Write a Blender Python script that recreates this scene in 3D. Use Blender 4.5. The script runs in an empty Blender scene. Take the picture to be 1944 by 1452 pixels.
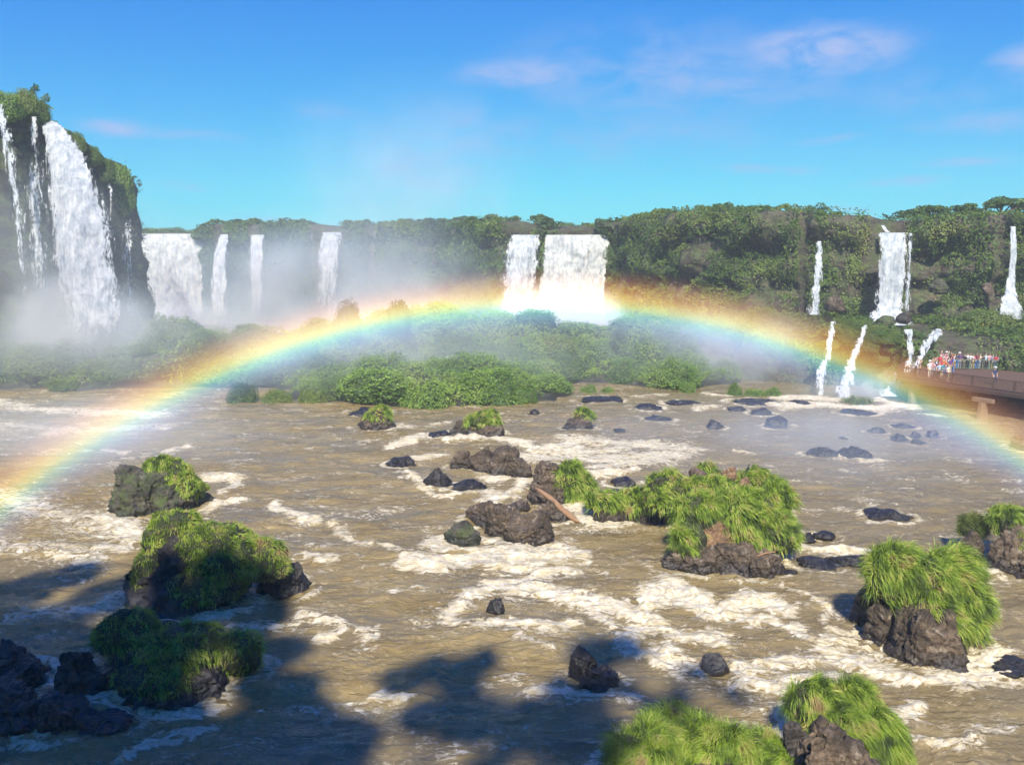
import bpy, math, random
import numpy as np
from mathutils import Vector, Matrix

SC = bpy.context.scene
COL = SC.collection
R = math.radians
rng = np.random.default_rng(7)
random.seed(7)

# ------------------------------------------------------------------ camera
H = 15.0
F = 1627.0
TH = R(8.6)
FW = np.array([0, math.cos(TH), -math.sin(TH)])
UP = np.array([0, math.sin(TH), math.cos(TH)])
def ray(px, py):
    return FW + np.array([1., 0, 0]) * ((px - 972) / F) + UP * ((726 - py) / F)
def P(px, py, Y):
    d = ray(px, py)
    return np.array([0, 0, H]) + d * (Y / d[1])
def G(px, py, z=0.0):
    d = ray(px, py)
    return np.array([0, 0, H]) + d * ((z - H) / d[2])

cam_d = bpy.data.cameras.new('camera')
cam = bpy.data.objects.new('camera', cam_d)
COL.objects.link(cam)
cam.location = (0, 0, H)
cam.rotation_euler = (R(90) - TH, 0, 0)
cam_d.sensor_width = 36
cam_d.lens = F / 1944 * 36
cam_d.clip_start = .1
cam_d.clip_end = 5000
SC.camera = cam

SUN_EL = R(45.5)
SUN_AZ = R(182)          # clockwise from +Y, towards the sun (behind the viewer)
SUNV = np.array([math.sin(SUN_AZ) * math.cos(SUN_EL), math.cos(SUN_AZ) * math.cos(SUN_EL), math.sin(SUN_EL)])

# ------------------------------------------------------------------ noise
def _h(ix, iy, iz, seed):
    n = (ix.astype(np.int64) * 374761393 + iy.astype(np.int64) * 668265263 + iz.astype(np.int64) * 2147483647 + seed * 974634777) & 0xffffffff
    n = ((n ^ (n >> 13)) * 1274126177) & 0xffffffff
    n = ((n ^ (n >> 16)) * 2246822519) & 0xffffffff
    n = n ^ (n >> 15)
    return (n & 0xffffff) / float(0xffffff)
def vn(p, seed=0):
    p = np.asarray(p, float)
    i = np.floor(p)
    f = p - i
    f = f * f * f * (f * (f * 6 - 15) + 10)
    x, y, z = i[:, 0], i[:, 1], i[:, 2]
    fx, fy, fz = f[:, 0], f[:, 1], f[:, 2]
    def c(a, b, d):
        return _h(x + a, y + b, z + d, seed)
    x00 = c(0, 0, 0) * (1 - fx) + c(1, 0, 0) * fx
    x10 = c(0, 1, 0) * (1 - fx) + c(1, 1, 0) * fx
    x01 = c(0, 0, 1) * (1 - fx) + c(1, 0, 1) * fx
    x11 = c(0, 1, 1) * (1 - fx) + c(1, 1, 1) * fx
    y0 = x00 * (1 - fy) + x10 * fy
    y1 = x01 * (1 - fy) + x11 * fy
    return (y0 * (1 - fz) + y1 * fz) * 2 - 1
def fbm(p, o=4, seed=0, g=.5):
    p = np.asarray(p, float)
    s = 0; a = 1; t = 0
    for k in range(o):
        s = s + a * vn(p, seed + k * 17); t += a
        p = p * 2.03 + 7.3; a *= g
    return s / t
def sst(a, b, x):
    t = np.clip((x - a) / (b - a), 0, 1)
    return t * t * (3 - 2 * t)

# ------------------------------------------------------------------ mesh helpers
def mk(name, V, faces, mats, parent=None, smooth=True, midx=None, attrs=None, uv=None, link=True):
    """faces: (n,3) or (n,4) int array, or list of such arrays"""
    V = np.asarray(V, np.float32)
    if not isinstance(faces, list):
        faces = [faces]
    faces = [np.asarray(f, np.int32) for f in faces if len(f)]
    me = bpy.data.meshes.new(name)
    me.vertices.add(len(V)); me.vertices.foreach_set('co', V.ravel())
    loops = np.concatenate([f.ravel() for f in faces])
    cnt = np.concatenate([np.full(len(f), f.shape[1], np.int32) for f in faces])
    st = np.concatenate([[0], np.cumsum(cnt)[:-1]]).astype(np.int32)
    me.loops.add(len(loops)); me.loops.foreach_set('vertex_index', loops)
    me.polygons.add(len(cnt)); me.polygons.foreach_set('loop_start', st)
    try: me.polygons.foreach_set('loop_total', cnt)
    except Exception: pass
    if midx is not None: me.polygons.foreach_set('material_index', np.asarray(midx, np.int32))
    me.polygons.foreach_set('use_smooth', np.full(len(cnt), bool(smooth)))
    for m in (mats if isinstance(mats, (list, tuple)) else [mats]):
        me.materials.append(m)
    if attrs:
        for k, a in attrs.items():
            at = me.attributes.new(k, 'FLOAT', 'POINT'); at.data.foreach_set('value', np.asarray(a, np.float32))
    if uv is not None:
        l = me.uv_layers.new(name='UVMap')
        l.data.foreach_set('uv', np.asarray(uv, np.float32)[loops].ravel())
    me.update(calc_edges=True)
    me.validate()
    if not link: return me
    ob = bpy.data.objects.new(name, me)
    COL.objects.link(ob)
    if parent: ob.parent = parent
    return ob
def grid_faces(nr, nc):
    a = np.arange((nr - 1) * nc).reshape(nr - 1, nc)[:, :-1].ravel()
    return np.stack([a, a + 1, a + nc + 1, a + nc], 1)
def empty(name, loc):
    o = bpy.data.objects.new(name, None); COL.objects.link(o); o.location = tuple(loc)
    o.empty_display_size = .5
    return o
def tag(o, label=None, cat=None, group=None, kind=None):
    if label: o['label'] = label
    if cat: o['category'] = cat
    if group: o['group'] = group
    if kind: o['kind'] = kind
    return o
class MB:
    def __init__(s): s.V = []; s.F4 = []; s.F3 = []; s.n = 0; s.m4 = []; s.m3 = []
    def add(s, V, f4=None, f3=None, m=0):
        V = np.asarray(V, float)
        if f4 is not None and len(f4): s.F4.append(np.asarray(f4) + s.n); s.m4 += [m] * len(f4)
        if f3 is not None and len(f3): s.F3.append(np.asarray(f3) + s.n); s.m3 += [m] * len(f3)
        s.V.append(V); s.n += len(V)
    def box(s, c, d, rz=0, m=0):
        x, y, z = np.array(d) / 2
        v = np.array([[-x, -y, -z], [x, -y, -z], [x, y, -z], [-x, y, -z], [-x, -y, z], [x, -y, z], [x, y, z], [-x, y, z]])
        cr, sr = math.cos(rz), math.sin(rz)
        v = np.stack([v[:, 0] * cr - v[:, 1] * sr, v[:, 0] * sr + v[:, 1] * cr, v[:, 2]], 1) + np.array(c)
        s.add(v, [[0, 3, 2, 1], [4, 5, 6, 7], [0, 1, 5, 4], [1, 2, 6, 5], [2, 3, 7, 6], [3, 0, 4, 7]], m=m)
    def tube(s, pts, rad, n=8, m=0, wob=0, seed=0):
        pts = np.asarray(pts, float); rad = np.broadcast_to(rad, len(pts))
        T = np.gradient(pts, axis=0); T /= np.linalg.norm(T, axis=1)[:, None] + 1e-9
        ref = np.array([0, 0, 1.]) if abs(T[0][2]) < .9 else np.array([1., 0, 0])
        V = []
        for p, t, r in zip(pts, T, rad):
            a = np.cross(t, ref); a /= np.linalg.norm(a) + 1e-9; b = np.cross(t, a)
            for k in range(n):
                q = 2 * math.pi * k / n
                V.append(p + (a * math.cos(q) + b * math.sin(q)) * r)
        V = np.array(V)
        if wob: V = V + fbm(V * 2.5, 2, seed)[:, None] * wob * (V - np.repeat(pts, n, 0))
        f = []
        for i in range(len(pts) - 1):
            for k in range(n):
                a0 = i * n + k; a1 = i * n + (k + 1) % n
                f.append([a0, a1, a1 + n, a0 + n])
        N = len(V)
        V = np.vstack([V, pts[0], pts[-1]])
        f3 = []
        for k in range(n):
            f3.append([N, (k + 1) % n, k]); e = (len(pts) - 1) * n
            f3.append([N + 1, e + k, e + (k + 1) % n])
        s.add(V, f, f3, m)
    def build(s, name, mats, parent=None, smooth=False, attrs=None, link=True):
        fs = []; mi = []
        if s.F4: fs.append(np.vstack(s.F4)); mi += s.m4
        if s.F3: fs.append(np.vstack(s.F3)); mi += s.m3
        return mk(name, np.vstack(s.V), fs, mats, parent, smooth, mi, attrs, link=link)

def ico(sub):
    import bmesh
    bm = bmesh.new(); bmesh.ops.create_icosphere(bm, subdivisions=sub, radius=1)
    V = np.array([v.co[:] for v in bm.verts]); Fc = np.array([[v.index for v in f.verts] for f in bm.faces]); bm.free()
    return V, Fc
ICO = {k: ico(k) for k in (2, 3, 4, 5, 6)}

# ------------------------------------------------------------------ material helpers
class NT:
    def __init__(s, name, world=None):
        if world: s.m = world
        else: s.m = bpy.data.materials.new(name)
        s.m.use_nodes = True; s.t = s.m.node_tree; s.t.nodes.clear()
    def n(s, ty, props=None, **ins):
        nd = s.t.nodes.new(ty)
        for k, v in (props or {}).items(): setattr(nd, k, v)
        for k, v in ins.items():
            key = int(k[1:]) if k[0] == '_' and k[1:].isdigit() else k.replace('__', ' ')
            sk = nd.inputs[key]
            if isinstance(v, bpy.types.NodeSocket): s.t.links.new(v, sk)
            else: sk.default_value = v
        return nd
    def math(s, op, a, b=0.0, c=0.0, clamp=False):
        return s.n('ShaderNodeMath', {'operation': op, 'use_clamp': clamp}, _0=a, _1=b, _2=c).outputs[0]
    def vmath(s, op, a, b=(0, 0, 0), out=0):
        return s.n('ShaderNodeVectorMath', {'operation': op}, _0=a, _1=b).outputs[out]
    def noise(s, vec, scale, detail=4, rough=.5, dist=0.0, out=0):
        return s.n('ShaderNodeTexNoise', None, Vector=vec, Scale=scale, Detail=detail, Roughness=rough, Distortion=dist).outputs[out]
    def ramp(s, fac, stops, interp='LINEAR'):
        nd = s.n('ShaderNodeValToRGB', None, Fac=fac); cr = nd.color_ramp; cr.interpolation = interp
        cc = lambda c: (c, c, c, 1) if isinstance(c, (int, float)) else (*c[:3], 1)
        cr.elements.remove(cr.elements[1])
        cr.elements[0].position = stops[0][0]; cr.elements[0].color = cc(stops[0][1])
        for p, c in stops[1:]:
            e = cr.elements.new(p); e.color = cc(c)
        return nd.outputs[0]
    def mapr(s, v, a, b, c=0., d=1., smooth=False):
        return s.n('ShaderNodeMapRange', {'interpolation_type': 'SMOOTHSTEP' if smooth else 'LINEAR', 'clamp': True}, _0=v, _1=a, _2=b, _3=c, _4=d).outputs[0]
    def mix(s, f, a, b, mode='MIX'):
        nd = s.t.nodes.new('ShaderNodeMix'); nd.data_type = 'RGBA'; nd.blend_type = mode
        for i, v in ((0, f), (6, a), (7, b)):
            if isinstance(v, bpy.types.NodeSocket): s.t.links.new(v, nd.inputs[i])
            else:
                nd.inputs[i].default_value = v if i == 0 else ((*v, 1) if len(v) == 3 else v)
        return nd.outputs[2]
    def scale(s, vec, sc):
        return s.vmath('MULTIPLY', vec, sc)
    def attr(s, name):
        return s.n('ShaderNodeAttribute', {'attribute_name': name}).outputs['Fac']
    def pos(s): return s.n('ShaderNodeNewGeometry').outputs['Position']
    def obj(s): return s.n('ShaderNodeTexCoord').outputs['Object']
    def bump(s, h, strength=.5, dist=.1):
        return s.n('ShaderNodeBump', None, Strength=strength, Distance=dist, Height=h).outputs[0]
    def pbsdf(s, **k):
        nd = s.n('ShaderNodeBsdfPrincipled')
        for kk, v in k.items():
            sk = nd.inputs[kk.replace('__', ' ')]
            if isinstance(v, bpy.types.NodeSocket): s.t.links.new(v, sk)
            else: sk.default_value = (*v, 1) if isinstance(v, tuple) and len(v) == 3 and sk.type == 'RGBA' else v
        return nd.outputs[0]
    def out(s, surf=None, vol=None):
        o = s.n('ShaderNodeOutputMaterial')
        if surf: s.t.links.new(surf, o.inputs[0])
        if vol: s.t.links.new(vol, o.inputs[1])
        return s.m

def mat_rock(name, base, hi, lichen, wet_h=.5, mossy=0.0, sc=1.0):
    n = NT(name); p = n.pos()
    a = n.noise(p, .9 * sc, 6, .6); b = n.noise(p, 5.5 * sc, 5, .65); c = n.noise(p, .35 * sc, 3)
    col = n.mix(n.mapr(a, .35, .65), base, hi)
    col = n.mix(n.mapr(b, .38, .62, .0, .8), col, tuple(x * .35 for x in base))
    col = n.mix(n.mapr(n.noise(p, 2.2 * sc, 5, .7), .56, .7), col, lichen)
    if mossy: col = n.mix(n.mapr(n.noise(p, 1.4 * sc, 5, .65), .42, .58, 0, mossy), col, (.075, .10, .028))
    z = n.n('ShaderNodeSeparateXYZ', None, _0=p).outputs[2]
    zz = n.math('ADD', z, n.math('MULTIPLY', n.math('SUBTRACT', a, .5), .9))
    wet = n.mapr(zz, wet_h * .35, wet_h * 1.3, 1, 0)
    col = n.mix(n.math('MULTIPLY', wet, .72), col, (.012, .011, .012))
    vor = n.n('ShaderNodeTexVoronoi', {'feature': 'DISTANCE_TO_EDGE'}, Vector=n.vmath('ADD', p, n.scale(n.noise(p, 1.3, 3, out=1), (.8, .8, .8))), Scale=.55 * sc).outputs[0]
    crack = n.mapr(vor, 0, .03)
    col = n.mix(crack, n.mix(.45, col, (.01, .009, .008)), col)
    lay = n.noise(n.vmath('ADD', n.scale(p, (.5 * sc, .5 * sc, 3.2 * sc)), n.scale(n.noise(p, .8, 3, out=1), (1, 1, 2.5))), 1.0, 5, .62)
    col = n.mix(n.mapr(lay, .36, .52, .7, 0), col, tuple(x * .3 for x in base))
    hgt = n.math('ADD', n.math('MULTIPLY', b, .6), n.math('ADD', n.math('MULTIPLY', crack, .10), n.math('MULTIPLY', lay, .9)))
    rough = n.mapr(wet, 0, 1, .85, .28)
    return n.out(n.pbsdf(Base__Color=col, Roughness=rough, Normal=n.bump(hgt, .9, .14)))

def mat_leaf(name, stops, trans=.3, by_obj=.35, patch=.25, rk=.5, pk=1.7):
    n = NT(name)
    r = n.attr('rnd')
    oi = n.n('ShaderNodeObjectInfo').outputs['Random']
    pn = n.noise(n.pos(), patch, 3)
    f = n.math('ADD', n.math('MULTIPLY', r, rk), n.math('MULTIPLY', oi, by_obj))
    f = n.math('ADD', f, n.math('MULTIPLY', n.math('SUBTRACT', pn, .46), pk), clamp=True)
    col = n.ramp(f, stops)
    d = n.pbsdf(Base__Color=col, Roughness=.55)
    t = n.n('ShaderNodeBsdfTranslucent', None, Color=n.mix(.5, col, (.16, .22, .02), 'MIX')).outputs[0]
    return n.out(n.n('ShaderNodeMixShader', None, _0=trans, _1=d, _2=t).outputs[0])

M = {}
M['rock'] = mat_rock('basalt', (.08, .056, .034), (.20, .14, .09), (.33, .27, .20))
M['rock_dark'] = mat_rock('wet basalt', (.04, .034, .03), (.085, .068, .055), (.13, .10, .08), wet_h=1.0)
M['rock_red'] = mat_rock('reddish basalt', (.13, .085, .06), (.22, .15, .105), (.28, .22, .17))
M['rock_moss'] = mat_rock('mossy basalt', (.07, .06, .045), (.13, .11, .08), (.17, .15, .12), mossy=.9)
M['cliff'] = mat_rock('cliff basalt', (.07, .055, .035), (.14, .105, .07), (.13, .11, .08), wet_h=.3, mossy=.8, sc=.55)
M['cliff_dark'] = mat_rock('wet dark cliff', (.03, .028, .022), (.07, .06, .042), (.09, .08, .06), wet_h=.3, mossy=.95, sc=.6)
M['soil'] = mat_rock('bare red earth', (.33, .19, .10), (.42, .25, .14), (.28, .16, .09), wet_h=.1, sc=1.4)
M['grass'] = mat_leaf('river grass', [(.0, (.05, .08, .012)), (.2, (.15, .24, .02)), (.42, (.29, .43, .035)), (.64, (.44, .54, .07)), (.84, (.58, .50, .17)), (1, (.42, .27, .12))], .3, .1, 1.7, .55, 2.5)
M['grass_dry'] = mat_leaf('dry river grass', [(.0, (.06, .09, .018)), (.35, (.14, .18, .03)), (.7, (.27, .27, .06)), (1, (.42, .32, .13))], .35, .1, .45)
M['thatch'] = mat_rock('grass roots', (.045, .05, .018), (.07, .085, .025), (.09, .08, .035), wet_h=.2)
M['bush'] = mat_leaf('island bush leaves', [(.0, (.09, .17, .025)), (.35, (.18, .31, .04)), (.7, (.30, .43, .07)), (1, (.42, .44, .13))], .3, .40, .22, .34)
M['jungle'] = mat_leaf('jungle leaves', [(.0, (.045, .09, .016)), (.35, (.11, .19, .03)), (.62, (.20, .27, .045)), (.82, (.29, .29, .07)), (1, (.32, .24, .09))], .28, .30, .16, .28)
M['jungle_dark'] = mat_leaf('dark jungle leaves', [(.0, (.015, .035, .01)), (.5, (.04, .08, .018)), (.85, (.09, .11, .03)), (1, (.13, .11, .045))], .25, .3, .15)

def mat_core():
    n = NT('branch thicket'); p = n.pos()
    col = n.mix(n.mapr(n.noise(p, 1.2, 5, .7), .4, .6), (.03, .05, .014), (.08, .12, .028))
    return n.out(n.pbsdf(Base__Color=col, Roughness=.9, Normal=n.bump(n.noise(p, 4, 4), 1, .3)))
M['core'] = mat_core()
def flat(name, c, r=.6, bump=0, sc=6):
    n = NT(name); p = n.obj()
    v = n.noise(p, sc, 4)
    col = n.mix(n.mapr(v, .3, .7), tuple(x * .75 for x in c), tuple(min(1, x * 1.2) for x in c))
    k = dict(Base__Color=col, Roughness=r)
    if bump: k['Normal'] = n.bump(v, bump, .05)
    return n.out(n.pbsdf(**k))
M['bark'] = flat('bark', (.12, .09, .065), .9, .8, 9)
M['drift'] = flat('driftwood', (.30, .17, .09), .9, 1, 9)

# ------------------------------------------------------------------ world
def world():
    w = bpy.data.worlds.new('World'); SC.world = w
    n = NT('w', w)
    sky = n.n('ShaderNodeTexSky', {'sky_type': 'NISHITA', 'sun_disc': False, 'sun_elevation': SUN_EL, 'sun_rotation': SUN_AZ, 'altitude': 200, 'air_density': 1.0, 'dust_density': .4, 'ozone_density': 2.2}).outputs[0]
    sky = n.n('ShaderNodeHueSaturation', None, Hue=.487, Saturation=1.32, Value=1.0, Fac=1.0, Color=sky).outputs[0]
    cs = n.n('ShaderNodeSeparateColor', None, _0=sky).outputs
    def chn(c, k, pw): return n.math('MULTIPLY', n.math('POWER', n.math('MULTIPLY', c, .119), pw), k / .160)
    sky = n.n('ShaderNodeCombineColor', None, _0=chn(cs[0], .24, 1.6), _1=chn(cs[1], .81, 1.08), _2=chn(cs[2], .98, .3)).outputs[0]
    tc = n.n('ShaderNodeTexCoord').outputs['Generated']
    x, y, z = n.n('ShaderNodeSeparateXYZ', None, _0=tc).outputs[:3]
    az = n.math('ARCTAN2', x, y); el = n.math('ARCSINE', z)
    ae = n.n('ShaderNodeCombineXYZ', None, _0=az, _1=el, _2=0.0).outputs[0]
    warp = n.vmath('SUBTRACT', n.noise(n.scale(ae, (6, 14, 1)), 1.0, 4, .55, out=1), (.5, .5, .5))
    aew = n.vmath('ADD', ae, n.scale(warp, (.10, .035, 0)))
    def AE(px, py):
        d = ray(px, py); d = d / np.linalg.norm(d); return math.atan2(d[0], d[1]), math.asin(d[2])
    clouds = [(1000, 138, 170, 44, .50), (1560, 100, 165, 55, .62), (255, 248, 85, 24, .42), (370, 262, 110, 14, .33), (1950, 130, 60, 45, .5),
              (1300, 140, 430, 100, .30), (620, 205, 100, 22, .17), (1440, 322, 120, 13, .30), (1860, 238, 150, 20, .30), (330, 355, 75, 10, .32),
              (1710, 347, 90, 12, .24), (1830, 312, 90, 12, .28), (1600, 262, 85, 13, .22), (500, 415, 70, 10, .25), (1560, 395, 70, 8, .3),
              (790, 330, 190, 95, .22), (880, 250, 240, 70, .20), (1200, 250, 330, 70, .18), (1750, 180, 200, 50, .15)]
    tot = None
    for px, py, wx, wy, a in clouds:
        c = AE(px, py)
        v = n.vmath('SUBTRACT', aew, (c[0], c[1], 0))
        v = n.vmath('MULTIPLY', v, (F / wx, F / wy, 0))
        l = n.vmath('LENGTH', v, out=1)
        m = n.math('MULTIPLY', n.mapr(l, 1.2, .0, 0, 1, True), a * 1.6)
        tot = m if tot is None else n.math('MAXIMUM', tot, m)
    wisp = n.mapr(n.noise(n.scale(ae, (14, 34, 1)), 1.0, 6, .6, .4), .36, .60, .15, 1.25)
    fac = n.math('MULTIPLY', tot, wisp, clamp=True)
    col = n.mix(fac, sky, (2.5, 3.3, 5.5))
    bg = n.n('ShaderNodeBackground', None, Color=col, Strength=.1).outputs[0]
    o = n.n('ShaderNodeOutputWorld'); n.t.links.new(bg, o.inputs[0])
world()
sd = bpy.data.lights.new('sun', 'SUN'); sd.energy = 4.7; sd.angle = R(.7); sd.color = (1, .94, .82)
so = bpy.data.objects.new('sun', sd); COL.objects.link(so)
so.rotation_euler = Vector(SUNV).to_track_quat('Z', 'Y').to_euler()
so.location = (0, -60, 120)
SC.view_settings.view_transform = 'Standard'; SC.view_settings.look = 'None'
SC.view_settings.exposure = 0.68; SC.view_settings.gamma = 1
cy = SC.cycles
cy.use_denoising = True
cy.max_bounces = 6; cy.diffuse_bounces = 2; cy.glossy_bounces = 2; cy.transmission_bounces = 2; cy.transparent_max_bounces = 24
cy.volume_bounces = 1
cy.volume_max_steps = 64; cy.volume_step_rate = 1.6
cy.use_fast_gi = False
cy.use_adaptive_sampling = True; cy.adaptive_threshold = .04; cy.adaptive_min_samples = 24

# ------------------------------------------------------------------ rocks list (photo pixels, unprojected to the river surface)
ROCKS = []      # filled as (x, y, radius) for foam
def lobe_water(x0, x1, y0, y1, adep=.85):
    """ellipsoid standing in the river: silhouette x0..x1, top y0, waterline y1"""
    g = G((x0 + x1) / 2, y1)
    Y = g[1]
    for _ in range(3):
        rx = (x1 - x0) / 2 / F * Y * 1.02
        a = rx * adep
        Y = g[1] + a * .85
    cx = P((x0 + x1) / 2, y1, Y)[0]
    lo, hi = .1, 30
    dd = ray((x0 + x1) / 2, y0)
    for _ in range(30):
        b = (lo + hi) / 2
        zc = .18 * b
        # top silhouette along the ray through y0: minimise quadric
        t = np.linspace(Y - 2.5 * a, Y + 2.5 * a, 120)
        zz = H + dd[2] / dd[1] * t
        q = ((t - Y) / a) ** 2 + ((zz - zc) / b) ** 2
        if q.min() > 1: lo = b
        else: hi = b
    return dict(c=np.array([cx, Y, .18 * b]), r=np.array([rx, a, b]))
def lobe_box(x0, y0, x1, y1, Y, adep=.8):
    rx = (x1 - x0) / 2 / F * Y
    ph = (y1 - y0) / 2 / F * Y
    ang = math.atan2(H, Y) * .9
    a = min(rx * adep, .85 * ph / math.sin(ang)) if ang > .02 else rx * adep
    b = math.sqrt(max(ph * ph - (a * math.sin(ang)) ** 2, (.35 * ph) ** 2)) / math.cos(ang)
    return dict(c=P((x0 + x1) / 2, (y0 + y1) / 2, Y), r=np.array([rx, a, b]))

def rock_lobe(l, seed, sub=5, chop=16, rough=.22, fine=.055):
    crag = chop > 10
    if crag and sub == 5 and l['r'].max() > .9 and l['c'][1] + 0 < 70: sub = 6
    V, Fc = ICO[sub]
    rs = np.random.default_rng(seed)
    v = V.copy()
    # box it slightly
    v = np.sign(v) * np.abs(v) ** .82
    for _ in range(chop):
        nrm = rs.normal(size=3); nrm[2] = abs(nrm[2]) * .7; nrm /= np.linalg.norm(nrm)
        h = rs.uniform(.60, .92)
        d = v @ nrm - h
        v = v - np.outer(np.where(d > 0, d, 0), nrm) * .97
    s = l['r'].max()
    w = v * l['r']
    k = 1.6 / s
    n1 = fbm(w * k + seed * 3.1, 4, seed)
    rid = 1 - np.abs(fbm(w * k * 2.2 + seed, 4, seed + 5)) * 2.4
    w = w * (1 + rough * n1 - rough * .5 * np.clip(rid, 0, 1) ** 2)[:, None]
    nn = np.stack([vn(w * 2.6 + 9 * i + seed, seed + i) for i in range(3)], 1)
    w = w + nn * fine * min(s, 3) + np.stack([vn(w * 7 + 9 * i + seed, seed + i) for i in range(3)], 1) * fine * .35
    if crag:
        q = w * np.array([1.3, 1.3, 2.6]) + seed * 1.7
        r1 = np.abs(fbm(q, 4, seed + 40)); r2 = np.abs(fbm(q * 2.7 + 5, 3, seed + 41))
        rad = unit(w)
        w = w - rad * (np.clip(.10 - r1, 0, 1) * 1.5 + np.clip(.09 - r2, 0, 1) * .6)[:, None] * min(1, s / 1.5) + rad * (vn(q * 5, seed + 42) * .018)[:, None]
    return w + l['c'], Fc

def vert_normals(V, Fc):
    n = np.zeros_like(V); t = V[Fc]
    fn = np.cross(t[:, 1] - t[:, 0], t[:, 2] - t[:, 0])
    for i in range(3): np.add.at(n, Fc[:, i], fn)
    return n / (np.linalg.norm(n, axis=1)[:, None] + 1e-9)
def sample_surface(V, Fc, n, rs, wfun=None):
    t = V[Fc]; fn = np.cross(t[:, 1] - t[:, 0], t[:, 2] - t[:, 0]); ar = np.linalg.norm(fn, axis=1) / 2
    nz = fn / (2 * ar[:, None] + 1e-9); c = t.mean(1)
    w = ar * (wfun(c, nz) if wfun else 1)
    if w.sum() <= 0: return np.zeros((0, 3)), np.zeros((0, 3))
    i = rs.choice(len(Fc), n, p=w / w.sum())
    a, b = rs.random(n), rs.random(n); fl = a + b > 1; a[fl] = 1 - a[fl]; b[fl] = 1 - b[fl]
    p = t[i, 0] + (t[i, 1] - t[i, 0]) * a[:, None] + (t[i, 2] - t[i, 0]) * b[:, None]
    return p, nz[i]
def unit(v): return v / (np.linalg.norm(v, axis=1)[:, None] + 1e-9)

def blades(Pn, Nn, rs, L, W, droop=1.0, flow=(.25, -.25, 0), clump=.7):
    """curved tapering blades, drooping under gravity"""
    n = len(Pn)
    cl = np.stack([fbm(Pn * 1.1 / clump + 13 * i, 2, 3 + i) for i in range(3)], 1)
    out = unit(Nn * .75 + np.array([0, 0, .45]) + cl * 1.1 + rs.normal(size=(n, 3)) * .22 + np.array(flow))
    Ls = L * .85 * rs.uniform(.4, 1.3, n) * (1 + .6 * cl[:, 0])
    side = unit(np.cross(out, unit(rs.normal(size=(n, 3)) + Nn * .2)))
    Ws = W * .74 * rs.uniform(.7, 1.3, n)
    segs = 4; pts = [Pn - out * .05]; d = out.copy(); p = Pn.copy()
    g = np.array([0, 0, -1.]) + np.array(flow) * .35
    for k in range(segs):
        d = unit(d + g * (.42 * droop * (k + .6)) * rs.uniform(.6, 1.3, n)[:, None] * .6 + rs.normal(size=(n, 3)) * .05)
        p = p + d * (Ls / segs)[:, None]; pts.append(p)
    wd = [1, .95, .8, .5, .06]
    V = np.empty((n, 10, 3))
    for k in range(5):
        V[:, 2 * k] = pts[k] - side * (Ws * wd[k] / 2)[:, None]
        V[:, 2 * k + 1] = pts[k] + side * (Ws * wd[k] / 2)[:, None]
    base = np.arange(n)[:, None] * 10
    Fq = np.concatenate([base + np.array([2 * k, 2 * k + 1, 2 * k + 3, 2 * k + 2]) for k in range(4)], 0)
    rnd = np.clip(rs.random(n) * .8 + cl[:, 1] * .35 + .1, 0, 1)
    r10 = np.repeat(rnd, 10).reshape(n, 10) + np.linspace(-.12, .12, 10)[None]
    return V.reshape(-1, 3), Fq, np.clip(r10.ravel(), 0, 1)

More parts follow.
